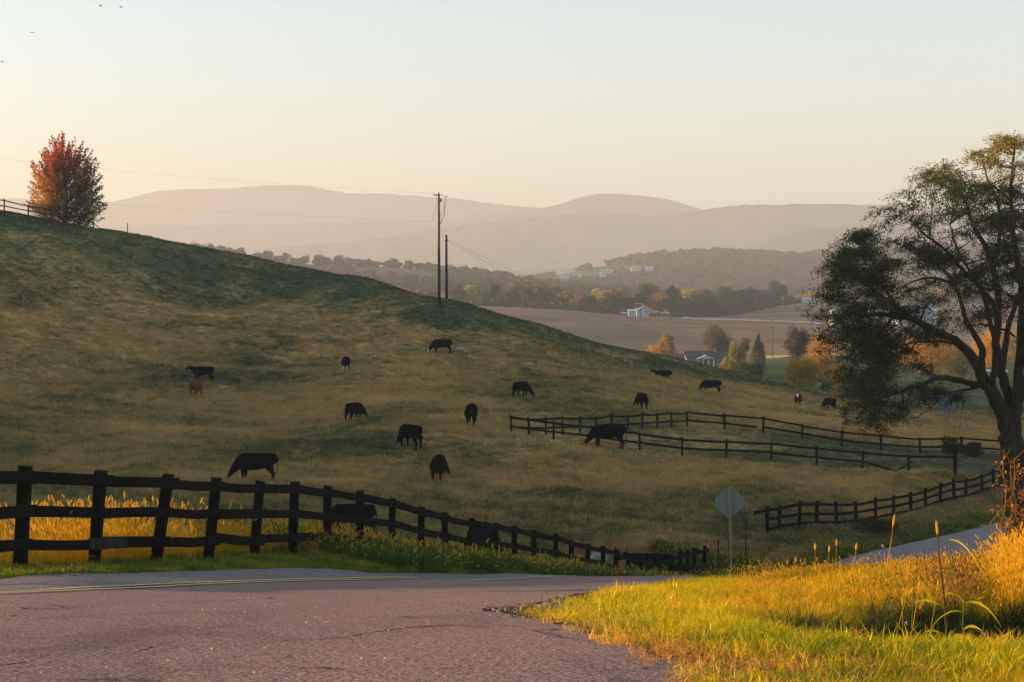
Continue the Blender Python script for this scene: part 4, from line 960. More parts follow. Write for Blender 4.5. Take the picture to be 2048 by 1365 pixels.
# far treeline: five crown shapes, each tree its own object
fc = [tree_mesh(100 + k, 2600, 12, 10.5, 1.0, .75, 16, .40, cone=(0, 0, .25, 0, .45)[k], mat='farleaf') for k in range(5)]
ft = [trunk_mesh(200 + k, 9, .28, 3.5) for k in range(5)]
OLV = (.085, .080, .022); DKG = (.035, .045, .020); ORG = (.21, .115, .030); YEL = (.26, .19, .035); BRN = (.15, .085, .035); GRN = (.06, .085, .026); RUS = (.17, .085, .035); GLD = (.32, .17, .025)
cname = {OLV: 'olive', DKG: 'dark green', ORG: 'orange', YEL: 'yellow green', BRN: 'brown', GRN: 'green', RUS: 'russet', GLD: 'golden'}
TL = [ # px, top row, width px, distance, colour
 (722, 549, 26, 1000, YEL), (762, 560, 24, 1000, OLV), (800, 571, 34, 990, GLD), (822, 574, 30, 1010, ORG), (843, 576, 34, 985, RUS), (866, 578, 32, 990, BRN),
 (915, 569, 48, 975, OLV), (944, 570, 44, 985, YEL), (966, 577, 34, 965, GRN), (989, 564, 46, 980, BRN), (1012, 577, 38, 960, OLV), (1033, 563, 52, 985, RUS), (1058, 576, 42, 955, GRN), (1082, 566, 56, 980, ORG), (1108, 570, 52, 985, ORG),
 (1135, 577, 44, 965, BRN), (1160, 586, 44, 945, BRN), (1182, 590, 40, 940, DKG), (1203, 575, 54, 960, YEL), (1228, 580, 46, 950, OLV), (1252, 588, 50, 945, DKG), (1238, 576, 30, 975, ORG),
 (1293, 564, 56, 960, OLV), (1318, 580, 44, 945, BRN), (1343, 570, 50, 960, DKG), (1378, 572, 52, 1000, YEL), (1408, 580, 54, 985, DKG), (1444, 571, 54, 1005, OLV), (1473, 576, 50, 1000, DKG), (1503, 573, 52, 1030, DKG), (1530, 574, 44, 1050, OLV), (1553, 562, 44, 1060, DKG),
 (1352, 592, 50, 938, DKG), (1385, 594, 56, 945, DKG), (1420, 595, 56, 965, DKG), (1455, 594, 50, 985, GRN), (1490, 590, 50, 1010, DKG), (1522, 588, 44, 1035, DKG), (1578, 588, 24, 1065, OLV), (1598, 590, 30, 1075, YEL), (1628, 580, 40, 1090, GLD), (1660, 577, 44, 1100, YEL), (1700, 580, 50, 1090, OLV), (1745, 578, 54, 1090, ORG), (1790, 580, 50, 1080, YEL), (1840, 582, 54, 1090, OLV), (1890, 580, 54, 1085, ORG), (1945, 582, 56, 1090, OLV), (2000, 584, 52, 1090, GLD), (2045, 586, 52, 1090, OLV),
]
nb = {}
for k, (p_, top, wpx, d_, col) in enumerate(TL):
    x_, y_, z_ = gp(p_, d_); ht = W(p_, top, d_)[2] - z_; wd = wpx / F * d_
    if ht < 4: z_ = W(p_, top, d_)[2] - 6; ht = 6
    v = k % 5; cn = cname[col]
    nbr = 'dark house gap' 
    if p_ < 900: where = 'above the hill line left of the poles'
    elif p_ < 1130: where = 'along the upper left of the ploughed field'
    elif p_ < 1270: where = 'beyond the field, left of the barn'
    elif p_ < 1360: where = 'behind the pale barn and orange cable'
    elif p_ < 1570: where = 'in the wood edge right of the barn'
    elif p_ < 1640: where = 'by the distant white roofed shed'
    else: where = 'far beyond the big near tree'
    key = (cn, where); nb[key] = nb.get(key, 0) + 1
    TL[k] = TL[k] + (x_, y_, z_, ht, wd, v, cn, where)
cnt = {}
ordw = ['leftmost', 'second from left', 'third from left', 'fourth from left', 'fifth from left', 'sixth from left', 'seventh from left', 'eighth from left', 'ninth from left']
for rec in sorted(TL, key=lambda r: r[0]):
    p_, top, wpx, d_, col, x_, y_, z_, ht, wd, v, cn, where = rec; key = (cn, where)
    i_ = cnt.get(key, 0); cnt[key] = i_ + 1
    lb = '%s tree %s' % (cn, where) + (', %s' % ordw[i_] if nb[key] > 1 else '')
    jc = tuple(c * q for c, q in zip(col, (random.uniform(.85, 1.1), random.uniform(.95, 1.2), .9)))
    place_tree('tree', lb, 'trees of the far treeline', x_, y_, fc[v], ft[v], jc, wd / 11.0, ht / 11.6, random.uniform(0, 6.28), z_)
# undergrowth along the foot of the treeline
hobs = []
for k, c_ in enumerate(((.05, .055, .022, 1), (.10, .07, .03, 1), (.07, .075, .02, 1))):
    m_ = tree_mesh(300 + k, 420, 6, 3.6, -.6, .6, 8, .5, mat='elmleaf'); a_ = m_.attributes.new('leafcol', 'FLOAT_COLOR', 'POINT'); a_.data.foreach_set('color', np.tile(np.array(c_, np.float32), len(m_.vertices))); hobs.append(bpy.data.objects.new('hedge_clump', m_))
n = 420; pxs = rng.uniform(880, 1600, n); k = (pxs < 1262) | (pxs > 1350); pxs = pxs[k]; n = len(pxs)
dfoot = np.interp(pxs, [880, 1000, 1150, 1270, 1340, 1450, 1520, 1600], [960, 952, 938, 925, 922, 950, 1010, 1075]) + rng.uniform(0, 22, n)
x = (pxs - 1024) / F * dfoot; y = dfoot
scatter('hedgerow', np.stack([x, y, G(x, y)], 1), rng.uniform(0, 6.28, n), rng.uniform(.6, 1.3, n), rng.integers(0, 3, n), hobs)
# canopy on the far wooded hill and the field hill
M['canopy'] = mat_rampgrass('wooded hill canopy', [(.30, (.030, .038, .018)), (.45, (.055, .055, .022)), (.6, (.095, .08, .028)), (.72, (.17, .10, .035))], .25, 0, .006, .7)
cano = []
for k in range(5):
    r_ = np.random.default_rng(400 + k); V, Fq = quads_np(crown_pts(r_, 330, 11, 9, 0, 9, .5), 1.7 * r_.uniform(.6, 1.3, 330), r_, .7); cano.append(bpy.data.objects.new('canopy_tree', mesh_np('canopy_tree', V, Fq, [M['canopy']])))
from mathutils.bvhtree import BVHTree
def drop_on(o, xs, ys):
    bv = BVHTree.FromPolygons([v.co.copy() for v in o.data.vertices], [tuple(p.vertices) for p in o.data.polygons]); out = []
    for a, b in zip(xs, ys):
        h = bv.ray_cast(Vector((a, b, 2000)), Vector((0, 0, -1)))
        if h[0] is not None: out.append((a, b, h[0].z))
    return np.array(out)
n = 6500; xs = rng.uniform(-200, 1050, n); ys_ = 2420 - 700 * rng.random(n) ** 1.35 + 40
P_ = drop_on(wood_hill, xs, ys_)
pxs = 1024 + F * P_[:, 0] / P_[:, 1]; rr_ = 600 - (P_[:, 2] - 1.6) * F / P_[:, 1]
clear = ((pxs > 1105) & (pxs < 1200) & (rr_ > 545) & (rr_ < 566)) | ((pxs > 1180) & (pxs < 1300) & (rr_ > 533) & (rr_ < 549))
P_ = P_[~clear]; n = len(P_)
scatter('hill_woodland', P_, rng.uniform(0, 6.28, n), rng.uniform(.7, 1.35, n), rng.integers(0, 5, n), cano)
n = 2600; xs = rng.uniform(-620, 120, n); ys_ = 1750 - rng.random(n) * 420 + 30
P_ = drop_on(field_hill, xs, ys_); pxs = 1024 + F * P_[:, 0] / P_[:, 1]
keep = (P_[:, 1] > 1715) | ((pxs > 870) & (P_[:, 1] > 1450)) | ((P_[:, 1] < 1500) & (rng.random(len(P_)) < .6)) | (np.sin(P_[:, 0] * .03 + P_[:, 1] * .02) > .9)
P_ = P_[keep]; n = len(P_)
scatter('field_hill_woodland', P_, rng.uniform(0, 6.28, n), rng.uniform(.6, 1.25, n), rng.integers(0, 5, n), cano)

# ---- trees round the valley house
def mid_tree(name, label, p_, d_, top, wpx, col, cone=0., lobes=16, lsz=.40, n=5200, leaf=.34, seed=1, z0f=.06, mat='leaf', zr=None):
    x_, y_, z_ = gp(p_, d_)
    if zr is not None: z_ = W(p_, zr, d_)[2]
    ht = W(p_, top, d_)[2] - z_; wd = wpx / F * d_
    cr = tree_mesh(seed, n, wd, ht * (1 - z0f) , ht * z0f, leaf, lobes, lsz, cone, mat=mat)
    return place_tree(name, label, None, x_, y_, cr, trunk_mesh(seed, ht * .8, .03 * ht, wd * .4), col, z=z_)
mid_tree('tree', 'golden orange conical tree at the edge of the field left of the valley house', 1334, 590, 663, 54, (.24, .145, .018), .45, seed=11, n=6000)
mid_tree('bush', 'low golden bush spilling onto the hill line left of the conical tree', 1308, 575, 692, 40, (.36, .17, .018), 0., 9, .5, 2600, .3, seed=12)
mid_tree('tree', 'large rounded brown green tree directly behind the valley house', 1433, 615, 649, 70, (.105, .075, .020), 0, 20, .40, 9000, .36, seed=13)
mid_tree('tree', 'loose yellow green tree right of the valley house porch', 1474, 460, 672, 44, (.17, .15, .035), .15, 16, .34, 4200, .28, seed=14)
mid_tree('tree', 'thin bare-stemmed tree standing above the yellow green bushes', 1487, 500, 668, 32, (.12, .10, .035), 0, 10, .30, 1500, .26, seed=15, z0f=.45)
mid_tree('conifer', 'grey green conifer with level boughs right of the valley house', 1518, 520, 664, 46, (.075, .080, .030), .8, 26, .28, 4600, .3, seed=16)
mid_tree('bush', 'wide yellow green bush in front of the conifer and the house end', 1462, 400, 712, 50, (.20, .17, .03), 0, 12, .42, 4200, .26, seed=17, zr=770)
mid_tree('bush', 'dull green bush below the conifer at the pasture edge', 1504, 395, 716, 66, (.065, .075, .028), 0, 12, .42, 4600, .26, seed=18, zr=772)
mid_tree('tree', 'dark brown leaning tree above the yellow bushes left of the big tree', 1594, 430, 645, 62, (.05, .038, .022), .25, 16, .4, 5000, .26, seed=19, zr=735)
mid_tree('tree', 'bright orange gold tree half hidden by the left boughs of the big tree', 1640, 400, 660, 76, (.33, .16, .022), 0, 16, .38, 6000, .25, seed=20, zr=760)
mid_tree('bush', 'broad yellow bush at the pasture edge above the red brown cow', 1602, 300, 708, 104, (.30, .175, .020), 0, 18, .36, 9000, .19, seed=21, zr=788)
mid_tree('bush', 'smaller yellow bush to the right of the broad one', 1676, 295, 716, 56, (.38, .22, .02), 0, 12, .38, 3400, .18, seed=22, zr=792)
mid_tree('tree', 'yellow orange tree seen through the lower boughs of the big tree', 1862, 380, 655, 130, (.30, .165, .02), 0, 22, .36, 9000, .24, seed=23, zr=762)
mid_tree('tree', 'golden tree seen between the big tree forked trunks', 1992, 370, 640, 110, (.36, .19, .02), 0, 18, .38, 7000, .24, seed=24, zr=748)
mid_tree('tree', 'russet tree behind the middle of the big tree crown', 1775, 400, 690, 100, (.15, .065, .028), 0, 16, .38, 6000, .24, seed=25, zr=765)
mid_tree('tree', 'green brown tree behind the big tree left trunk', 1925, 420, 690, 90, (.10, .075, .03), 0, 16, .38, 5000, .25, seed=26, zr=765)
mid_tree('tree', 'faint orange tree top showing over the hill line left of the poles', 852, 560, 583, 34, (.28, .13, .05), 0, 10, .4, 2400, .32, seed=27, zr=650)
mid_tree('bush', 'small tan bush on the skyline where the hill starts to fall', 430, 330, 496, 60, (.20, .14, .06), 0, 10, .4, 2400, .25, seed=28, zr=560)

# ================================================================ RED MAPLE ON THE HILL
def maple():
    px_, d_ = 133, 236; x0, y0, z0 = gp(px_, d_); r = np.random.default_rng(31)
    zb = W(px_, 457, d_)[2]; H_ = W(px_, 266, d_)[2] - zb; Wd = 158 / F * d_
    t = thing('maple_tree', 'red and gold autumn maple standing alone on the hilltop', 'tree', (x0, y0, zb))
    mb = MB(); mb.tube([(0, 0, -1.5), (0, 0, 1), (.1, 0, H_ * .4), (0, .1, H_ * .75)], [.3, .24, .16, .05], 8)
    LV, LF, LC = [], [], []; cen = []; 
    for k in range(520):
        a = r.uniform(0, 6.28); t0 = r.uniform(-.10, .62); zz = H_ * t0; 
        rel = min(1, .2 + t0 * 1.25)
        el = r.uniform(.15, 1.35); zt_ = zz + H_ * (.10 + .34 * math.sin(el)) * r.uniform(.6, 1)
        zt_ = min(zt_, H_ * .985); f = zt_ / H_
        prof = np.interp(f, [0, .1, .3, .5, .7, .85, .95, 1], [.98, 1.04, 1.04, .98, .84, .62, .36, .08]) * Wd / 2
        rr = prof * math.sqrt(r.uniform(.08, 1)) * r.uniform(.93, 1.05)
        p0 = Vector((0, 0, zz * .8)); p3 = Vector((math.cos(a) * rr, math.sin(a) * rr, zt_)); p1 = p0.lerp(p3, .5) + Vector((math.cos(a), math.sin(a), -.3)) * .3
        if k < 130: mb.tube([p0, p1, p3], [.06, .04, .012], 4, False)
        dr = (p3 - p1).normalized(); m = 68
        s = r.random(m) ** .8; base = np.array(p1)[None] + (np.array(p3) - np.array(p1))[None] * s[:, None] * 1.08
        wv = .07 + .26 * (1 - s); q = base + r.normal(size=(m, 3)) * wv[:, None] * np.array([1, 1, .8])
        cen.append(q)
    cen = np.concatenate(cen); n = len(cen)
    V, Fq = quads_np(cen, .235 * r.uniform(.6, 1.3, n), r, .75)
    u_ = cen[:, 0] / (Wd / 2); v_ = cen[:, 2] / H_
    nz_ = .5 + .5 * np.sin(cen[:, 0] * 3.1 + 2 * np.sin(cen[:, 2] * 1.9 + cen[:, 1])) * np.sin(cen[:, 2] * 2.3 + cen[:, 1] * 1.7)
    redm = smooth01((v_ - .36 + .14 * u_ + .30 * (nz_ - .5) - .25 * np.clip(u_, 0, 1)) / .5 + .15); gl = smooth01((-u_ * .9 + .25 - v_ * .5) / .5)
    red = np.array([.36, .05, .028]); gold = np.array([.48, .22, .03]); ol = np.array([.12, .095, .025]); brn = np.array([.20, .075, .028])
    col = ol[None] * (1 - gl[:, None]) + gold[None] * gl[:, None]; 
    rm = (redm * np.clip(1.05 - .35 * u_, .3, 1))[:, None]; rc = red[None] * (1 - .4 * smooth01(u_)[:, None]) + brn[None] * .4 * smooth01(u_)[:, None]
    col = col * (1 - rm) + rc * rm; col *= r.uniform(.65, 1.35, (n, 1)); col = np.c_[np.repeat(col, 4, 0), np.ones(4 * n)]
    link('crown', mesh_np('crown', V, Fq, [M['mapleleaf']], attrs={'leafcol': ('FLOAT_COLOR', col)}), t)
    mb.build('trunk', M['bark'], t)
maple()

# ================================================================ THE BIG TREE ON THE RIGHT
def big_tree():
    D = 66.0; bx, by = (2044 - 1024) / F * D, D; bz = g1(bx, by); r = np.random.default_rng(5)
    t = thing('big_roadside_tree', 'large spreading tree with forked dark trunk and feathery drooping foliage beside the far road', 'tree', (bx, by, bz)); o = Vector((bx, by, bz))
    def Q(px, row, dd=0.): return Vector(W(px, row, D + dd)) - o
    limbs = [ # (px,row,depth offset) with start and end radius
     ([(2046, 1150, 0), (2042, 1040, 0), (2036, 960, 0), (2030, 905, 0), (2024, 868, 0)], .58, .44),
     ([(2026, 880, 0), (2004, 826, -.3), (1984, 785, -.6), (1968, 755, -.8), (1954, 728, -1), (1937, 706, -1.2), (1907, 680, -1.4), (1863, 660, -1.6), (1829, 641, -1.6), (1790, 633, -1.8), (1745, 628, -2), (1715, 640, -2.2)], .34, .06),
     ([(1974, 768, -.6), (1950, 770, -1), (1930, 764, -1.4), (1881, 756, -2), (1852, 765, -2.4), (1816, 778, -2.8), (1765, 796, -3), (1734, 814, -3.2), (1712, 838, -3.3)], .17, .03),
     ([(1972, 772, -.5), (1945, 777, 0), (1918, 782, .4), (1894, 787, .7)], .075, .03),
     ([(1940, 708, -1.2), (1914, 690, -.6), (1892, 684, 0), (1868, 683, .5), (1824, 686, 1.1), (1780, 700, 1.6)], .10, .02),
     ([(1962, 740, -.8), (1964, 700, -.2), (1948, 668, .2), (1932, 640, .5), (1921, 600, .9), (1908, 566, 1.2), (1880, 535, 1.6), (1848, 512, 2)], .16, .04),
     ([(2022, 858, .1), (2018, 800, .5), (2003, 745, .9), (1992, 690, 1.2), (1996, 640, 1.3), (1996, 583, 1.4), (1984, 530, 1.5), (1966, 485, 1.5), (1946, 450, 1.4), (1930, 400, 1.2), (1902, 365, 1), (1880, 343, .8)], .24, .035),
     ([(1996, 620, 1.3), (1960, 575, .4), (1925, 540, -.6), (1890, 500, -1.2), (1850, 470, -1.8), (1820, 440, -2.1)], .12, .025),
     ([(2030, 880, 0), (2034, 800, 0), (2040, 726, 0), (2044, 640, -.2), (2045, 583, -.4), (2036, 530, -.5), (2027, 479, -.5), (2021, 402, -.4), (2025, 336, -.2), (2031, 288, 0)], .25, .035),
     ([(1829, 641, -1.6), (1790, 612, -1.8), (1755, 585, -2), (1720, 564, -2.2), (1700, 545, -2.3), (1692, 525, -2.3)], .075, .02),
     ([(1790, 612, -1.8), (1765, 570, -1.2), (1748, 530, -.8), (1736, 505, -.5), (1730, 478, -.4)], .055, .015),
     ([(1908, 566, 1.2), (1862, 556, 1.8), (1820, 566, 2.4), (1790, 590, 2.8)], .07, .015),
     ([(1984, 530, 1.5), (2000, 470, 2.2), (1996, 410, 2.6), (1975, 360, 2.8), (1965, 315, 2.8)], .11, .02),
     ([(2045, 583, -.4), (2075, 520, -1), (2100, 450, -1.2), (2110, 380, -1), (2100, 320, -.6)], .2, .04),
     ([(2034, 800, 0), (2080, 720, .8), (2140, 660, 1.6), (2210, 620, 2), (2290, 600, 2)], .26, .04),
     ([(2040, 726, 0), (2090, 640, -1.5), (2150, 560, -2.4), (2200, 480, -2.8), (2230, 420, -2.6)], .2, .03),
     ([(2003, 745, .9), (2015, 660, 2.4), (2040, 580, 3.4), (2060, 480, 4), (2070, 400, 4)], .16, .03),
     ([(1984, 785, -.6), (1990, 700, -2.2), (1975, 620, -3.2), (1950, 560, -3.8), (1915, 500, -4), (1900, 450, -3.9)], .14, .025),
    ]
    mb = MB(); nodes = []; nr = []
    def sm(pts, k=4):
        A = catmull([tuple(p) for p in pts], k); return [Vector(a) for a in A]
    def catm(pts, k):
        P_ = np.array([tuple(p) for p in pts]); Q_ = np.r_[[2 * P_[0] - P_[1]], P_, [2 * P_[-1] - P_[-2]]]; out = []
        for i in range(1, len(Q_) - 2):
            for s in np.linspace(0, 1, k, endpoint=False):
                a, b, c, d = Q_[i - 1], Q_[i], Q_[i + 1], Q_[i + 2]; out.append(.5 * (2 * b + (c - a) * s + (2 * a - 5 * b + 4 * c - d) * s * s + (3 * b - a - 3 * c + d) * s ** 3))
        out.append(Q_[-2]); return [Vector(v) for v in out]
    for li, (pts, r0, r1) in enumerate(limbs):
        pp = catm([Q(*q) for q in pts], 4); m = len(pp); rad = [r0 + (r1 - r0) * (i / (m - 1)) ** .75 for i in range(m)]
        for i in range(1, m): pp[i] += Vector(r.normal(size=3)) * rad[i] * .15
        b = MB().tube(pp, rad, 9 if r0 > .15 else 6)
        if li == 0: b.build('trunk', M['bark'], t, True)
        else: b.build('limb', M['bark'], t, True)
        if li > 0:
            for i in range(2, m): nodes.append(np.array(pp[i])); nr.append(rad[i])
    nodes = np.array(nodes); nr = np.array(nr)
    # foliage masses placed through the crown
    poly = np.array([(1638, 600), (1640, 560), (1655, 515), (1690, 495), (1725, 462), (1775, 455), (1790, 405), (1830, 385), (1858, 345), (1900, 318), (1935, 305), (1962, 288), (2010, 278), (2070, 272), (2150, 300), (2250, 380), (2330, 480), (2370, 600), (2330, 700), (2200, 760), (2100, 740), (2050, 640), (1980, 660), (1900, 650), (1850, 700), (1800, 740), (1790, 800), (1740, 830), (1690, 815), (1665, 740), (1640, 690)], float)
    def inside(x, y):
        c = False; j = len(poly) - 1
        for i in range(len(poly)):
            if (poly[i, 1] > y) != (poly[j, 1] > y) and x < (poly[j, 0] - poly[i, 0]) * (y - poly[i, 1]) / (poly[j, 1] - poly[i, 1]) + poly[i, 0]: c = not c
            j = i
        return c
    cl = []
    while len(cl) < 228:
        x, y = r.uniform(1635, 2375), r.uniform(270, 835)
        if not inside(x, y): continue
        if x > 2080 and r.random() < .55: continue
        if y > 560 and 1870 < x < 2080 and r.random() < .65: continue
        c = np.array(Q(x, y, 0)); cx = (x - 1990) / 370; dep = 5.2 * math.sqrt(max(.05, 1 - min(1, abs(cx)) ** 2)); c[1] += r.uniform(-dep, dep); cl.append(c)
    for e in ((1650, 600), (1660, 545), (1700, 510), (1735, 470), (1655, 640), (1650, 680), (1675, 760), (1690, 800), (1735, 830), (1715, 850), (1790, 815), (1850, 800), (1905, 800), (1800, 410), (1860, 350), (1900, 325), (1965, 292), (2030, 285), (2005, 300), (1940, 310), (1835, 395), (1775, 700), (1730, 690), (1700, 670), (1690, 720), (1750, 740), (1810, 730), (1760, 780), (1700, 610), (1760, 650), (1680, 830), (1720, 800), (1770, 830), (1660, 780), (1700, 770), (1745, 860), (1690, 750), (1820, 790), (1780, 745), (1840, 770), (1650, 705), (1730, 720), (1700, 855)):
        c = np.array(Q(e[0], e[1], 0)); c[1] += r.uniform(-2.5, 1.5); cl.append(c)
    tw = MB(); LC = []; topz = Q(2000, 345)[2]
    for c in cl:
        d2 = ((nodes - c) ** 2).sum(1) + np.maximum(0, nodes[:, 2] - c[2] - 1) ** 2 * 2; i = d2.argmin(); p0 = Vector(nodes[i]); pc = Vector(c); L = (pc - p0).length
        mid = p0.lerp(pc, .55) + Vector(r.normal(size=3)) * L * .10 + Vector((0, 0, .08 * L)); rb = min(nr[i] * .6, .035 + .012 * L)
        br = catm([p0, p0.lerp(mid, .5) + Vector(r.normal(size=3)) * L * .05, mid, pc], 3); tw.tube(br, [rb + (.008 - rb) * (k / (len(br) - 1)) ** .8 for k in range(len(br))], 4, False)
        nt = int(r.integers(13, 22)); sparse = c[2] > topz
        if sparse: nt = int(nt * .75)
        for k in range(nt):
            s0 = br[int(r.integers(len(br) // 2, len(br)))]; a = r.uniform(0, 6.28); ln = r.uniform(.45, 1.15); out = Vector((math.cos(a), math.sin(a), r.uniform(-.35, .75)))
            e1 = s0 + out * ln * .5; e2 = e1 + (out + Vector((0, 0, -.65))).normalized() * ln * .5 + Vector((0, 0, -.08))
            if k < 8: tw.tube([s0, e1, e2], [.010, .007, .003], 3, False)
            m = int(r.integers(32, 52)); s = r.random(m); A = np.array(s0)[None] * ((1 - s) ** 2)[:, None] + 2 * np.array(e1)[None] * (s * (1 - s))[:, None] + np.array(e2)[None] * (s ** 2)[:, None]
            LC.append(A + r.normal(0, .075, (m, 3)))
    LC = np.concatenate(LC); n = len(LC)
    V, Fq = quads_np(LC, .095 * r.uniform(.6, 1.35, n), r, .36)
    z = LC[:, 2]; y_ = smooth01((z - topz + 1.0) / 2.5)[:, None]  # top leaves turn golden: low sunlight put into the leaf colour
    gcol = np.array([.042, .060, .026]); suncol = np.array([.30, .21, .045]); col = gcol * (1 - y_) + suncol * y_; col = col * r.uniform(.6, 1.45, (n, 1)); 
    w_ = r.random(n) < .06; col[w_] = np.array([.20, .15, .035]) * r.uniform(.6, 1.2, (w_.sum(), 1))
    col = np.c_[np.repeat(col, 4, 0), np.ones(4 * n)]
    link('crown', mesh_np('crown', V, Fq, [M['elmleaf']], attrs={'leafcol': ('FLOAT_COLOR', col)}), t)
    tw.build('twigs', M['bark'], t)
    # lower hanging bare twigs beneath the left boughs
    hb_ = MB()
    for _ in range(90):
        i = int(r.integers(0, len(nodes)))
        if nodes[i][2] > Q(1900, 700)[2] or nodes[i][0] > -1.2: continue
        p = Vector(nodes[i]); ln = r.uniform(.8, 2.2); a = r.uniform(0, 6.28)
        hb_.tube([p, p + Vector((math.cos(a) * .3, math.sin(a) * .3, -ln * .35)), p + Vector((math.cos(a) * .55, math.sin(a) * .5, -ln))], [.014, .009, .004], 3, False)
    hb_.build('hanging_twigs', M['bark'], t)
    print('big tree leaves', n)
big_tree()

# shrubs by the paddock gate and near bank
def shrub(label, px, d, w, h, col, seed, n=1800, leaf=.07, name='shrub', z0=-.1, row=None):
    x, y, z = gp(px, d)
    cr = tree_mesh(seed, n, w, h, z0, leaf, 10, .45, 0, mat='leaf'); rr = random.Random(seed); s = MB()
    for k in range(9):
        a = rr.uniform(0, 6.28); s.tube([(0, 0, -.2), (math.cos(a) * w * .2, math.sin(a) * w * .2, h * .5), (math.cos(a) * w * .42, math.sin(a) * w * .42, h * rr.uniform(.7, 1.15))], [.03, .02, .006], 4)
    t = thing(name, label, 'shrub', (x, y, z)); c = link('foliage', cr, t); c.color = col + (1,); s.build('stems', M['bark'], t); return t
shrub('tangled grey green shrub growing over the paddock rail left of the gate', 1905, 129.5, 2.6, 1.5, (.035, .04, .024), 41, 2600, .09)
shrub('second tangled shrub right against the paddock gate', 1945, 127, 1.9, 1.3, (.045, .045, .026), 42, 1800, .09)
shrub('low bramble at the foot of the road sign post', 1425, 71, 2.2, .8, (.06, .045, .025), 43, 1500, .07)
shrub('dark green weeds heaped behind the fence in the dip', 1385, 72.5, 2.2, 1.0, (.03, .04, .025), 44, 1800, .07)
shrub('brown brush at the foot of the roadside fence midway up', 1740, 87, 3.4, .9, (.05, .04, .025), 45, 2000, .08)

# ================================================================ BUILDINGS
def house(label, px, d, w, dp, h, roofh, wall, roof, row=None, rz=0., name='house', wins=(), door=None, gable_front=False, over=.4, porch=None, cat='house', chimney=False, winh=1.1, winw=.9):
    x, y, z = gp(px, d)
    if row is not None: z = W(px, row, d)[2]
    t = thing(name, label, cat, (x, y, z), rz); a = w / 2
    mb = MB(); mb.box((-a, 0, -1.5), (a, dp, h)); 
    if gable_front: mb.add([(-a, 0, h), (a, 0, h), (0, 0, h + roofh), (-a, dp, h), (a, dp, h), (0, dp, h + roofh)], [(0, 1, 2), (5, 4, 3)])
    else: mb.add([(-a, 0, h), (-a, dp, h), (-a, dp / 2, h + roofh), (a, 0, h), (a, dp, h), (a, dp / 2, h + roofh)], [(0, 2, 1), (3, 4, 5)])
    mb.build('wall', M[wall], t); rb = MB(); th = .14
    if gable_front:
        for s in (-1, 1): rb.add([(s * (a + over), -over, h - roofh * over / a), (0, -over, h + roofh), (0, dp + over, h + roofh), (s * (a + over), dp + over, h - roofh * over / a)] + [(s * (a + over), -over, h - roofh * over / a + th), (0, -over, h + roofh + th), (0, dp + over, h + roofh + th), (s * (a + over), dp + over, h - roofh * over / a + th)], [(0, 1, 2, 3), (4, 5, 6, 7), (0, 1, 5, 4), (1, 2, 6, 5), (2, 3, 7, 6), (3, 0, 4, 7)])
    else:
        hd_ = dp / 2
        for s in (-1, 1):
            ye = hd_ + s * (hd_ + over); ze = h - roofh * over / hd_
            rb.add([(-a - over, ye, ze), (a + over, ye, ze), (a + over, hd_, h + roofh), (-a - over, hd_, h + roofh), (-a - over, ye, ze + th), (a + over, ye, ze + th), (a + over, hd_, h + roofh + th), (-a - over, hd_, h + roofh + th)], [(0, 1, 2, 3), (4, 5, 6, 7), (0, 1, 5, 4), (1, 2, 6, 5), (2, 3, 7, 6), (3, 0, 4, 7)])
    ro_ = rb.build('roof', M[roof], t)
    if chimney: MB().box((a * .4, dp * .4, h), (a * .4 + .8, dp * .4 + .8, h + roofh + 1)).build('chimney', M['brick'], ro_)
    for wx, wz in wins:
        fr = MB(); 
        for (lo, hi) in (((wx - winw / 2 - .1, -.06, wz - .1), (wx + winw / 2 + .1, .0, wz)), ((wx - winw / 2 - .1, -.06, wz + winh), (wx + winw / 2 + .1, .0, wz + winh + .1)), ((wx - winw / 2 - .1, -.06, wz), (wx - winw / 2, 0, wz + winh)), ((wx + winw / 2, -.06, wz), (wx + winw / 2 + .1, 0, wz + winh))): fr.box(lo, hi)
        f = fr.build('window', M['white'], t); MB().box((wx - winw / 2, -.03, wz), (wx + winw / 2, -.005, wz + winh)).build('pane', M['glass'], f)
    if door is not None:
        f = MB().box((door - .6, -.05, 0), (door - .48, 0, 2.2)).box((door + .48, -.05, 0), (door + .6, 0, 2.2)).box((door - .6, -.05, 2.2), (door + .6, 0, 2.32)).build('door', M['white'], t); MB().box((door - .48, -.03, 0), (door + .48, -.005, 2.2)).build('door_leaf', M['glass'], f)
    if porch:
        px0, pw, pd = porch; hb_ = pw / 2
        g = MB(); g.add([(px0 - hb_, -pd, 2.5), (px0 + hb_, -pd, 2.5), (px0, -pd, 2.5 + hb_ * .38), (px0 - hb_, .5, 2.5), (px0 + hb_, .5, 2.5), (px0, .5, 2.5 + hb_ * .38)], [(0, 1, 2), (5, 4, 3)]); g.build('porch_gable', M['white'], t)
        r_ = MB()
        for s in (-1, 1): r_.add([(px0 + s * (hb_ + .3), -pd - .2, 2.42), (px0, -pd - .2, 2.55 + hb_ * .38), (px0, 1.5, 2.55 + hb_ * .38), (px0 + s * (hb_ + .3), 1.5, 2.42), (px0 + s * (hb_ + .3), -pd - .2, 2.56), (px0, -pd - .2, 2.69 + hb_ * .38), (px0, 1.5, 2.69 + hb_ * .38), (px0 + s * (hb_ + .3), 1.5, 2.56)], [(0, 1, 2, 3), (4, 5, 6, 7), (0, 1, 5, 4), (1, 2, 6, 5), (2, 3, 7, 6), (3, 0, 4, 7)])
        r_.build('porch_roof', M['whiteroof'], t)
        for k in range(4): cx = px0 - hb_ + .3 + (pw - .6) * k / 3; MB().box((cx - .11, -pd + .05, 0), (cx + .11, -pd + .27, 2.5)).build('porch_column', M['white'], t)
    return t
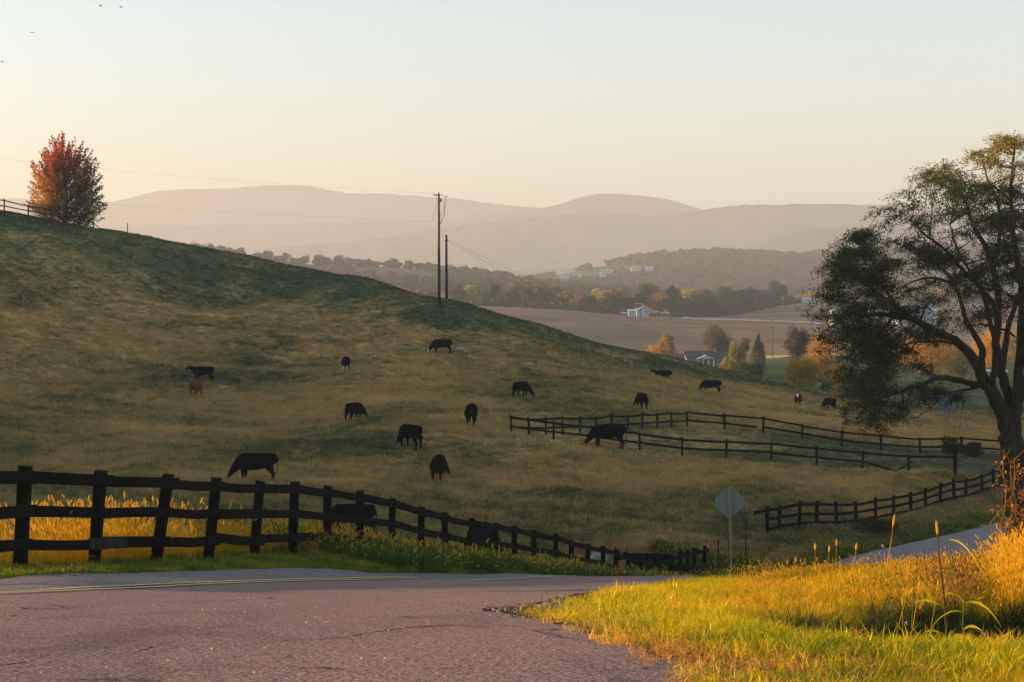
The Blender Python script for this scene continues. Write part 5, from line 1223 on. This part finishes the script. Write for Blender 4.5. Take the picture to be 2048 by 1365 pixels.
house('low brick house in the valley with a white gabled porch and dark roof', 1415, 560, 13.5, 8, 2.9, 1.9, 'brick', 'darkroof', row=733, wins=((-5.2, .9), (4.2, .9), (5.6, .9)), door=-.6, porch=(-.6, 5.6, 2.2), chimney=True)
house('low dark shed adjoining the left side of the porched brick house', 1368, 566, 5.2, 6, 2.2, 1.0, 'brick', 'darkroof', row=730, name='shed', cat='shed', wins=((0, .7),))
house('pale blue barn at the edge of the ploughed field under the orange cable', 1286, 915, 6.6, 8, 2.3, 1.7, 'blueroof', 'whiteroof', row=629, gable_front=True, name='barn', cat='barn', wins=((-1.6, .8), (1.6, .8)))
house('low pale shed to the left of the blue barn', 1267, 920, 5.0, 6, 1.2, .8, 'blueroof', 'whiteroof', row=627, name='shed', cat='shed')
house('white house with two windows seen between the big tree trunks', 1988, 480, 8.6, 7, 2.7, 1.2, 'white', 'whiteroof', row=769, wins=((-1.2, 1.5), (1.4, 1.5)), name='house')
house('second white house showing left of the big tree forked trunk', 1950, 500, 5.0, 7, 1.8, 1.0, 'white', 'darkroof', row=769, wins=((1.5, 1.0),))
house('long white farm building with metal roof behind the big tree crown', 1700, 820, 16, 12, 3.6, 3.2, 'white', 'whiteroof', row=646, name='farm_building', cat='barn', wins=((-5, 1.5), (0, 1.5), (5, 1.5)))
house('tall white farm building behind the centre of the big tree crown', 1760, 820, 10, 12, 6.5, 3.0, 'white', 'whiteroof', row=644, name='farm_building', cat='barn', gable_front=True, wins=((0, 3),))
house('wide pale blue roofed farm building behind the right of the crown', 1835, 800, 18, 14, 5.0, 3.0, 'blueroof', 'whiteroof', row=644, name='farm_building', cat='barn')
house('distant white roofed shed at the right end of the treeline', 1619, 1070, 9, 8, 1.8, 1.4, 'white', 'whiteroof', row=605, name='shed', cat='shed')
house('tiny white hut on the hill line left of the ploughed field', 945, 958, 2.0, 2, 1.5, .6, 'white', 'whiteroof', row=611, name='hut', cat='hut')
for k, (p_, rw, w_, h_, lb) in enumerate(((1214, 545, 13, 1.9, 'long white house high on the wooded hill'), (1206, 551, 7, 1.9, 'small white house just below the long one on the wooded hill'), (1129, 556, 10, 1.4, 'low white house at the left foot of the wooded hill'), (1160, 553, 4, 1.4, 'tiny white hut between the low white house and the hill houses'), (1272, 540, 11, 2.0, 'pale house in the trees right of the white hill houses'), (1299, 540, 8, 2.0, 'rightmost pale house among the hill trees'))):
    house(lb, p_, 2010, w_, 6, h_, 1.5, 'white', 'whiteroof', row=rw, wins=((-w_ * .2, .8), (w_ * .2, .8)), winh=.8, winw=.9)
# parked cars by the barn
def car(label, px, d, row, col='carw'):
    x, y, _ = gp(px, d); z = W(px, row, d)[2]; t = thing('parked_car', label, 'car', (x, y, z))
    mb = MB(); secs = [(-2.1, .45, .85), (-1.9, .35, .95), (-1.0, .32, 1.0), (1.0, .32, .98), (1.9, .35, .85), (2.1, .45, .72)]
    for a, lo, hi in secs: mb.v += [(a, -.85, lo), (a, .85, lo), (a, .85, hi), (a, -.85, hi)]
    for i in range(len(secs) - 1):
        b = i * 4
        for k in range(4): mb.f.append((b + k, b + (k + 1) % 4, b + 4 + (k + 1) % 4, b + 4 + k))
    mb.f += [(3, 2, 1, 0), (20, 21, 22, 23)]; mb.build('body', M[col], t)
    MB().add([(-1.2, -.78, .95), (1.0, -.78, .95), (1.0, .78, .95), (-1.2, .78, .95), (-.9, -.65, 1.45), (.4, -.65, 1.45), (.4, .65, 1.45), (-.9, .65, 1.45)], [(4, 5, 6, 7), (0, 1, 5, 4), (1, 2, 6, 5), (2, 3, 7, 6), (3, 0, 4, 7)]).build('cabin', M['glass'], t)
    for a in (-1.3, 1.3):
        for s in (-1, 1): MB().tube([(a, s * .62, .34), (a, s * .87, .34)], .34, 10).build('wheel', M['tyre'], t)
car('pale parked car at the left of the blue barn', 1250, 905, 629); car('small light car on the track right of the orange cable', 1372, 900, 638)

# dirt track across the field and the ochre strips in front of it
def strip(name, pts, w, mat, lift=.25):
    P_ = [Vector(gp(p, d)) for p, d in pts]; V = []
    for i, p in enumerate(P_):
        d = (P_[min(i + 1, len(P_) - 1)] - P_[max(i - 1, 0)]); d.z = 0; d.normalize(); nn = Vector((-d.y, d.x, 0)) * w / 2
        for s in (-1, -.33, .33, 1): q = p + nn * s; V.append((q.x, q.y, g1(q.x, q.y) + lift))
    n = len(P_); Fq = [(4 * i + k, 4 * i + k + 1, 4 * i + k + 5, 4 * i + k + 4) for i in range(n - 1) for k in range(3)]
    return tag(link(name, mesh_np(name, np.array(V), np.array(Fq), [M[mat]])), kind='structure')
strip('farm_track', [(p, 905 - (p - 1370) * .06) for p in range(1366, 1700, 12)], 14, 'path')
strip('ochre_field_strip', [(p, 618) for p in range(1240, 1420, 10)], 12, 'ochrestrip', .15)
strip('ochre_field_strip', [(p, 640) for p in range(1520, 1720, 10)], 14, 'ochrestrip', .15)
strip('valley_lane', [(1890 + (i * 1.2), 200 + i * 14) for i in range(10)], 2.6, 'lane', .10)
# pale stones in the pasture
def stone(px, d, s, label, seed):
    x, y, z = gp(px, d); bm = bmesh.new(); bmesh.ops.create_icosphere(bm, subdivisions=3, radius=1); rr = random.Random(seed)
    for v in bm.verts:
        n_ = mnoise.fractal(v.co * 1.3 + Vector((seed, 0, 0)), 1, 2, 3); v.co *= 1 + .35 * n_; v.co.z = max(v.co.z, -.4)
    me = bpy.data.meshes.new('stone'); bm.to_mesh(me); bm.free(); me.materials.append(M['rock']); o = link('stone', me, None, (x, y, z + .1)); o.scale = (s, s * .6, s * .32); tag(o, label, 'stone', 'pale stones in the pasture')
stone(921, 183, .75, 'flat pale stone right of the white-faced cow', 1); stone(933, 182, .45, 'small stone beside the flat pale one', 2); stone(1055, 176, .7, 'lone pale stone on the slope right of the other stones', 3)
stone(92, 219, .55, 'pale stone on the grass below the red maple', 4); stone(148, 200, .55, 'pale stone further down the slope below the maple', 5)
# birds
for k, (p_, r_, lb) in enumerate(((201, 12, 'left one of the two dark birds flying at the top edge of the sky'), (242, 15, 'right one of the two dark birds flying at the top edge of the sky'), (64, 66, 'dark bird gliding alone below the pair, top left'), (4, 123, 'dark bird at the far left edge of the sky, lowest of the four'))):
    b = Vector(W(p_, r_, 130)); mb = MB(); s = .55; fl = (.35, .5, .05, -.4)[k]
    mb.tube([(-.12, 0, 0), (-.05, 0, .01), (.06, 0, .01), (.12, 0, 0)], [.01, .035, .03, .008], 6)
    for q in (-1, 1): mb.add([(.05, 0, .02), (-.04, 0, .02), (-.05, q * .13, .02 + fl * .12), (.04, q * .13, .02 + fl * .12), (-.04, q * .24, .02 + fl * .1), (.05, 0, .008), (-.04, 0, .008), (-.05, q * .13, .008 + fl * .12), (.04, q * .13, .008 + fl * .12)], [(0, 1, 2, 3), (3, 2, 4), (5, 8, 7, 6), (8, 4, 7), (0, 3, 8, 5), (3, 4, 8)])
    o = mb.build('bird', M['bird'], None, False, b); o.rotation_euler = (0, 0, (.3, 2.4, 1.6, -.6)[k]); tag(o, lb, 'bird', 'birds in the sky')

# ================================================================ FOREGROUND WEEDS
def weed(label, px, row_top, d, hh, leanx, mat='gold', head=(.12, .016), leaves=(), group=None, r0=.006, zoff=0.):
    x, y, z = gp(px, d); tp = Vector(W(px + leanx, row_top, d)); b = Vector((x, y, z)); h = tp.z - z
    if h < .1: return
    t = thing('tall_weed', label, 'weed', tuple(b), 0, group); e = tp - b; mid = e * .5 + Vector((-e.x * .12, 0, 0))
    MB().tube([(0, 0, -.05), mid * .5, mid, e * .8, e], [r0, r0 * .9, r0 * .8, r0 * .65, r0 * .5], 6).build('stem', M[mat], t, True)
    dr = (e - mid).normalized()
    if head: MB().tube([e - dr * .01, e + dr * head[0] * .25, e + dr * head[0] * .7, e + dr * head[0]], [head[1] * .5, head[1], head[1] * .85, head[1] * .2], 8).build('seed_head', M['goldhead'], t, True)
    for (f, yaw, L, w, up, dn) in leaves:
        p = Vector(e) * f; V = []; dx = Vector((math.cos(yaw), math.sin(yaw), 0)); sd = Vector((-math.sin(yaw) * .5, math.cos(yaw) * .5, .6)).normalized()
        for k in range(9):
            s = k / 8; q = p + dx * L * s + Vector((0, 0, up * s - dn * s * s)); ww = w * math.sin(math.pi * min(1, s * .85 + .12)) * .5 + .001; V += [q - sd * ww, q + sd * ww]
        MB().add(V, [(2 * k, 2 * k + 1, 2 * k + 3, 2 * k + 2) for k in range(8)]).build('leaf', M['lawn'], t, True)
weed('tall brown weed stalk with a seed head rising above the right bank', 1902, 1068, 11.2, .5, -27, 'redweed', (.09, .009), ((.25, 3.6, .20, .014, .16, .12), (.22, .5, .24, .016, .16, .2), (.55, 5.9, .16, .010, .12, .18), (.15, 2.2, .2, .014, .12, .1)), r0=.009)
weed('thin weed stalk with slim head left of the tall brown one', 1772, 1052, 14, .5, 14, 'gold', (.10, .009), (), r0=.005)
weed('short orange-headed stalk leaning right in front of the dark ditch', 1853, 1172, 10.6, .3, 22, 'gold', (.04, .006), (), r0=.0028)
weed('arching green grass blade above the road on the right', 1925, 1075, 13, .4, -30, 'green', None, ((.96, .1, .32, .022, .05, .42),), r0=.004)
for k, (p_, r_, d_, lx, lb) in enumerate(((1655, 1102, 18, 3, 'foxtail head standing highest at the left shoulder of the mound'), (1632, 1098, 18, -2, 'upright foxtail left of the highest one on the mound'), (1598, 1124, 19, -6, 'curled foxtail at the left end of the mound crest'), (1672, 1090, 17.5, 1, 'thin foxtail right of the cluster on the mound crest'), (1706, 1098, 17, 6, 'bent foxtail where the mound meets the road behind'), (1572, 1130, 20, 2, 'short foxtail lowest on the left slope of the mound'), (1810, 1210, 10.8, -5, 'brown stem in front of the dark ditch, left of the drooping leaf'), (1818, 1180, 10.9, 18, 'thin golden stem bending right over the ditch'))):
    weed(lb, p_, r_, d_, .4, lx, 'gold', (.06, .011 if d_ > 15 else .006), ((.3, 1. + k, .15, .01, .1, .1),), 'foxtails along the crest of the right bank', .0028)
# corn-like drooping leaves at the right, and the curled dead blade
for k, (p_, r_, d_, lb, lv) in enumerate(((1925, 1190, 10.9, 'broad-leaved green plant with drooping blades at the right of the ditch', ((.9, .2, .26, .020, .10, .26), (.8, 3.3, .24, .020, .1, .22), (.6, .6, .22, .018, .1, .16), (.5, 3.9, .2, .018, .12, .14))), (1825, 1160, 11.4, 'pale curled dead blade hanging over the ditch', ((.9, 3.3, .12, .03, -.02, .3), (.7, .4, .2, .015, .08, .1))), (1890, 1245, 10., 'young green plant with upright blades in the ditch below the tall stalk', ((.3, 1.0, .12, .018, .2, .05), (.4, 2.3, .12, .018, .18, .08), (.3, 5.6, .16, .018, .12, .12), (.5, 3.4, .14, .015, .1, .1))))):
    weed(lb, p_, r_, d_, .4, 4, 'green', None, lv, None, .005)
# red leaf and pink flowers
def leaf_star(px, row, d, s, mat, label, name='red_leaf', cat='leaf'):
    o = Vector(W(px, row, d)); mb = MB(); pts = [(0, 0, 0)]
    for k in range(10): a = math.pi * 2 * k / 10 + .3; rr = s * (1 if k % 2 == 0 else .45); pts.append((math.cos(a) * rr, .01 * math.sin(3 * a), math.sin(a) * rr))
    mb.add(pts, [(0, k + 1, (k + 1) % 10 + 1) for k in range(10)]); ob = mb.build(name, mat, None, False, o); ob.rotation_euler = (-.4, .2, .3); tag(ob, label, cat)
M['redleaf'] = mat_plain('red leaf', (.60, .03, .02), .6, .2); M['lilac'] = mat_plain('pale lilac petals', (.45, .38, .6), .7)
leaf_star(1716, 1277, 8.9, .030, M['redleaf'], 'bright red leaf caught in the grass on the right')
leaf_star(1714, 1266, 8.9, .016, M['redleaf'], 'small red leaf tip just above the bright red one')
leaf_star(1765, 1093, 14.5, .020, M['pink'], 'pink thistle flower above the road edge on the right', 'flower', 'flower')
leaf_star(1812, 1247, 10., .014, M['lilac'], 'pale lilac flower in the dark ditch', 'flower', 'flower')
# brush and vine tangle at the right edge
def tangle():
    r = np.random.default_rng(77); D = 17.; o = Vector(gp(2062, D)); t = thing('vine_tangle', 'orange dead vines and brush climbing at the right edge of the bank', 'brush', tuple(o)); top = W(2062, 890, D)[2] - o.z
    mb = MB(); L = []
    for k in range(70):
        x0 = r.uniform(-.18, .9); y0 = r.uniform(-.4, .5); hh = top * r.uniform(.35, 1.0) * (1 - .1 * abs(x0)); p = [Vector((x0, y0, -.1))]
        for s in range(1, 7): p.append(Vector((x0 + r.normal(0, .07) - .04 * s / 6, y0 + r.normal(0, .07), hh * s / 6)))
        mb.tube(p, [.010, .009, .008, .007, .006, .005, .003], 4, False)
        m = 46; s = r.random(m) ** .8; q = np.array([np.array(p[min(6, int(a * 6))]) for a in s]) + r.normal(0, .05, (m, 3)); L.append(q)
    mb.build('stems', M['redweed'], t); L = np.concatenate(L); n = len(L); V, Fq = quads_np(L, .04 * r.uniform(.5, 1.4, n), r, .5)
    col = np.array([.30, .12, .035])[None] * r.uniform(.4, 1.5, (n, 1)); link('dead_leaves', mesh_np('dead_leaves', V, Fq, [M['elmleaf']], attrs={'leafcol': ('FLOAT_COLOR', np.c_[np.repeat(col, 4, 0), np.ones(4 * n)])}), t)
tangle()
# small stone on the broken asphalt corner
x, y, z = (1100 - 1024) / F * 12.1, 12.1, float(H(np.array([.27]), np.array([12.1]))[0]); bm = bmesh.new(); bmesh.ops.create_icosphere(bm, subdivisions=2, radius=1)
for v in bm.verts: v.co *= 1 + .3 * mnoise.noise(v.co * 2)
me = bpy.data.meshes.new('asphalt_chunk'); bm.to_mesh(me); bm.free(); me.materials.append(M['asph2']); o = link('asphalt_chunk', me, None, (x, y, z + .05)); o.scale = (.09, .05, .03); tag(o, 'grey lump of broken asphalt at the left tip of the grass corner', 'stone')

# ================================================================ HAZE
hz = MB().box((-2740, -22, -45), (2740, 9100, 640)).build('haze', bpy.data.materials.new('haze air')); hm_ = hz.data.materials[0]; hm_.use_nodes = True; hn = hm_.node_tree.nodes; hn.clear()
pv = hn.new('ShaderNodeVolumePrincipled'); ho = hn.new('ShaderNodeOutputMaterial'); pv.inputs['Color'].default_value = (.63, .64, .68, 1); pv.inputs['Density'].default_value = HAZE; pv.inputs['Anisotropy'].default_value = 0
hm_.node_tree.links.new(pv.outputs[0], ho.inputs['Volume']); tag(hz, kind='stuff')
print('objects', len(bpy.data.objects))
for o in bpy.data.objects:
    if 'label' in o and not 4 <= len(o['label'].split()) <= 16: print('LABEL', len(o['label'].split()), o['label'])
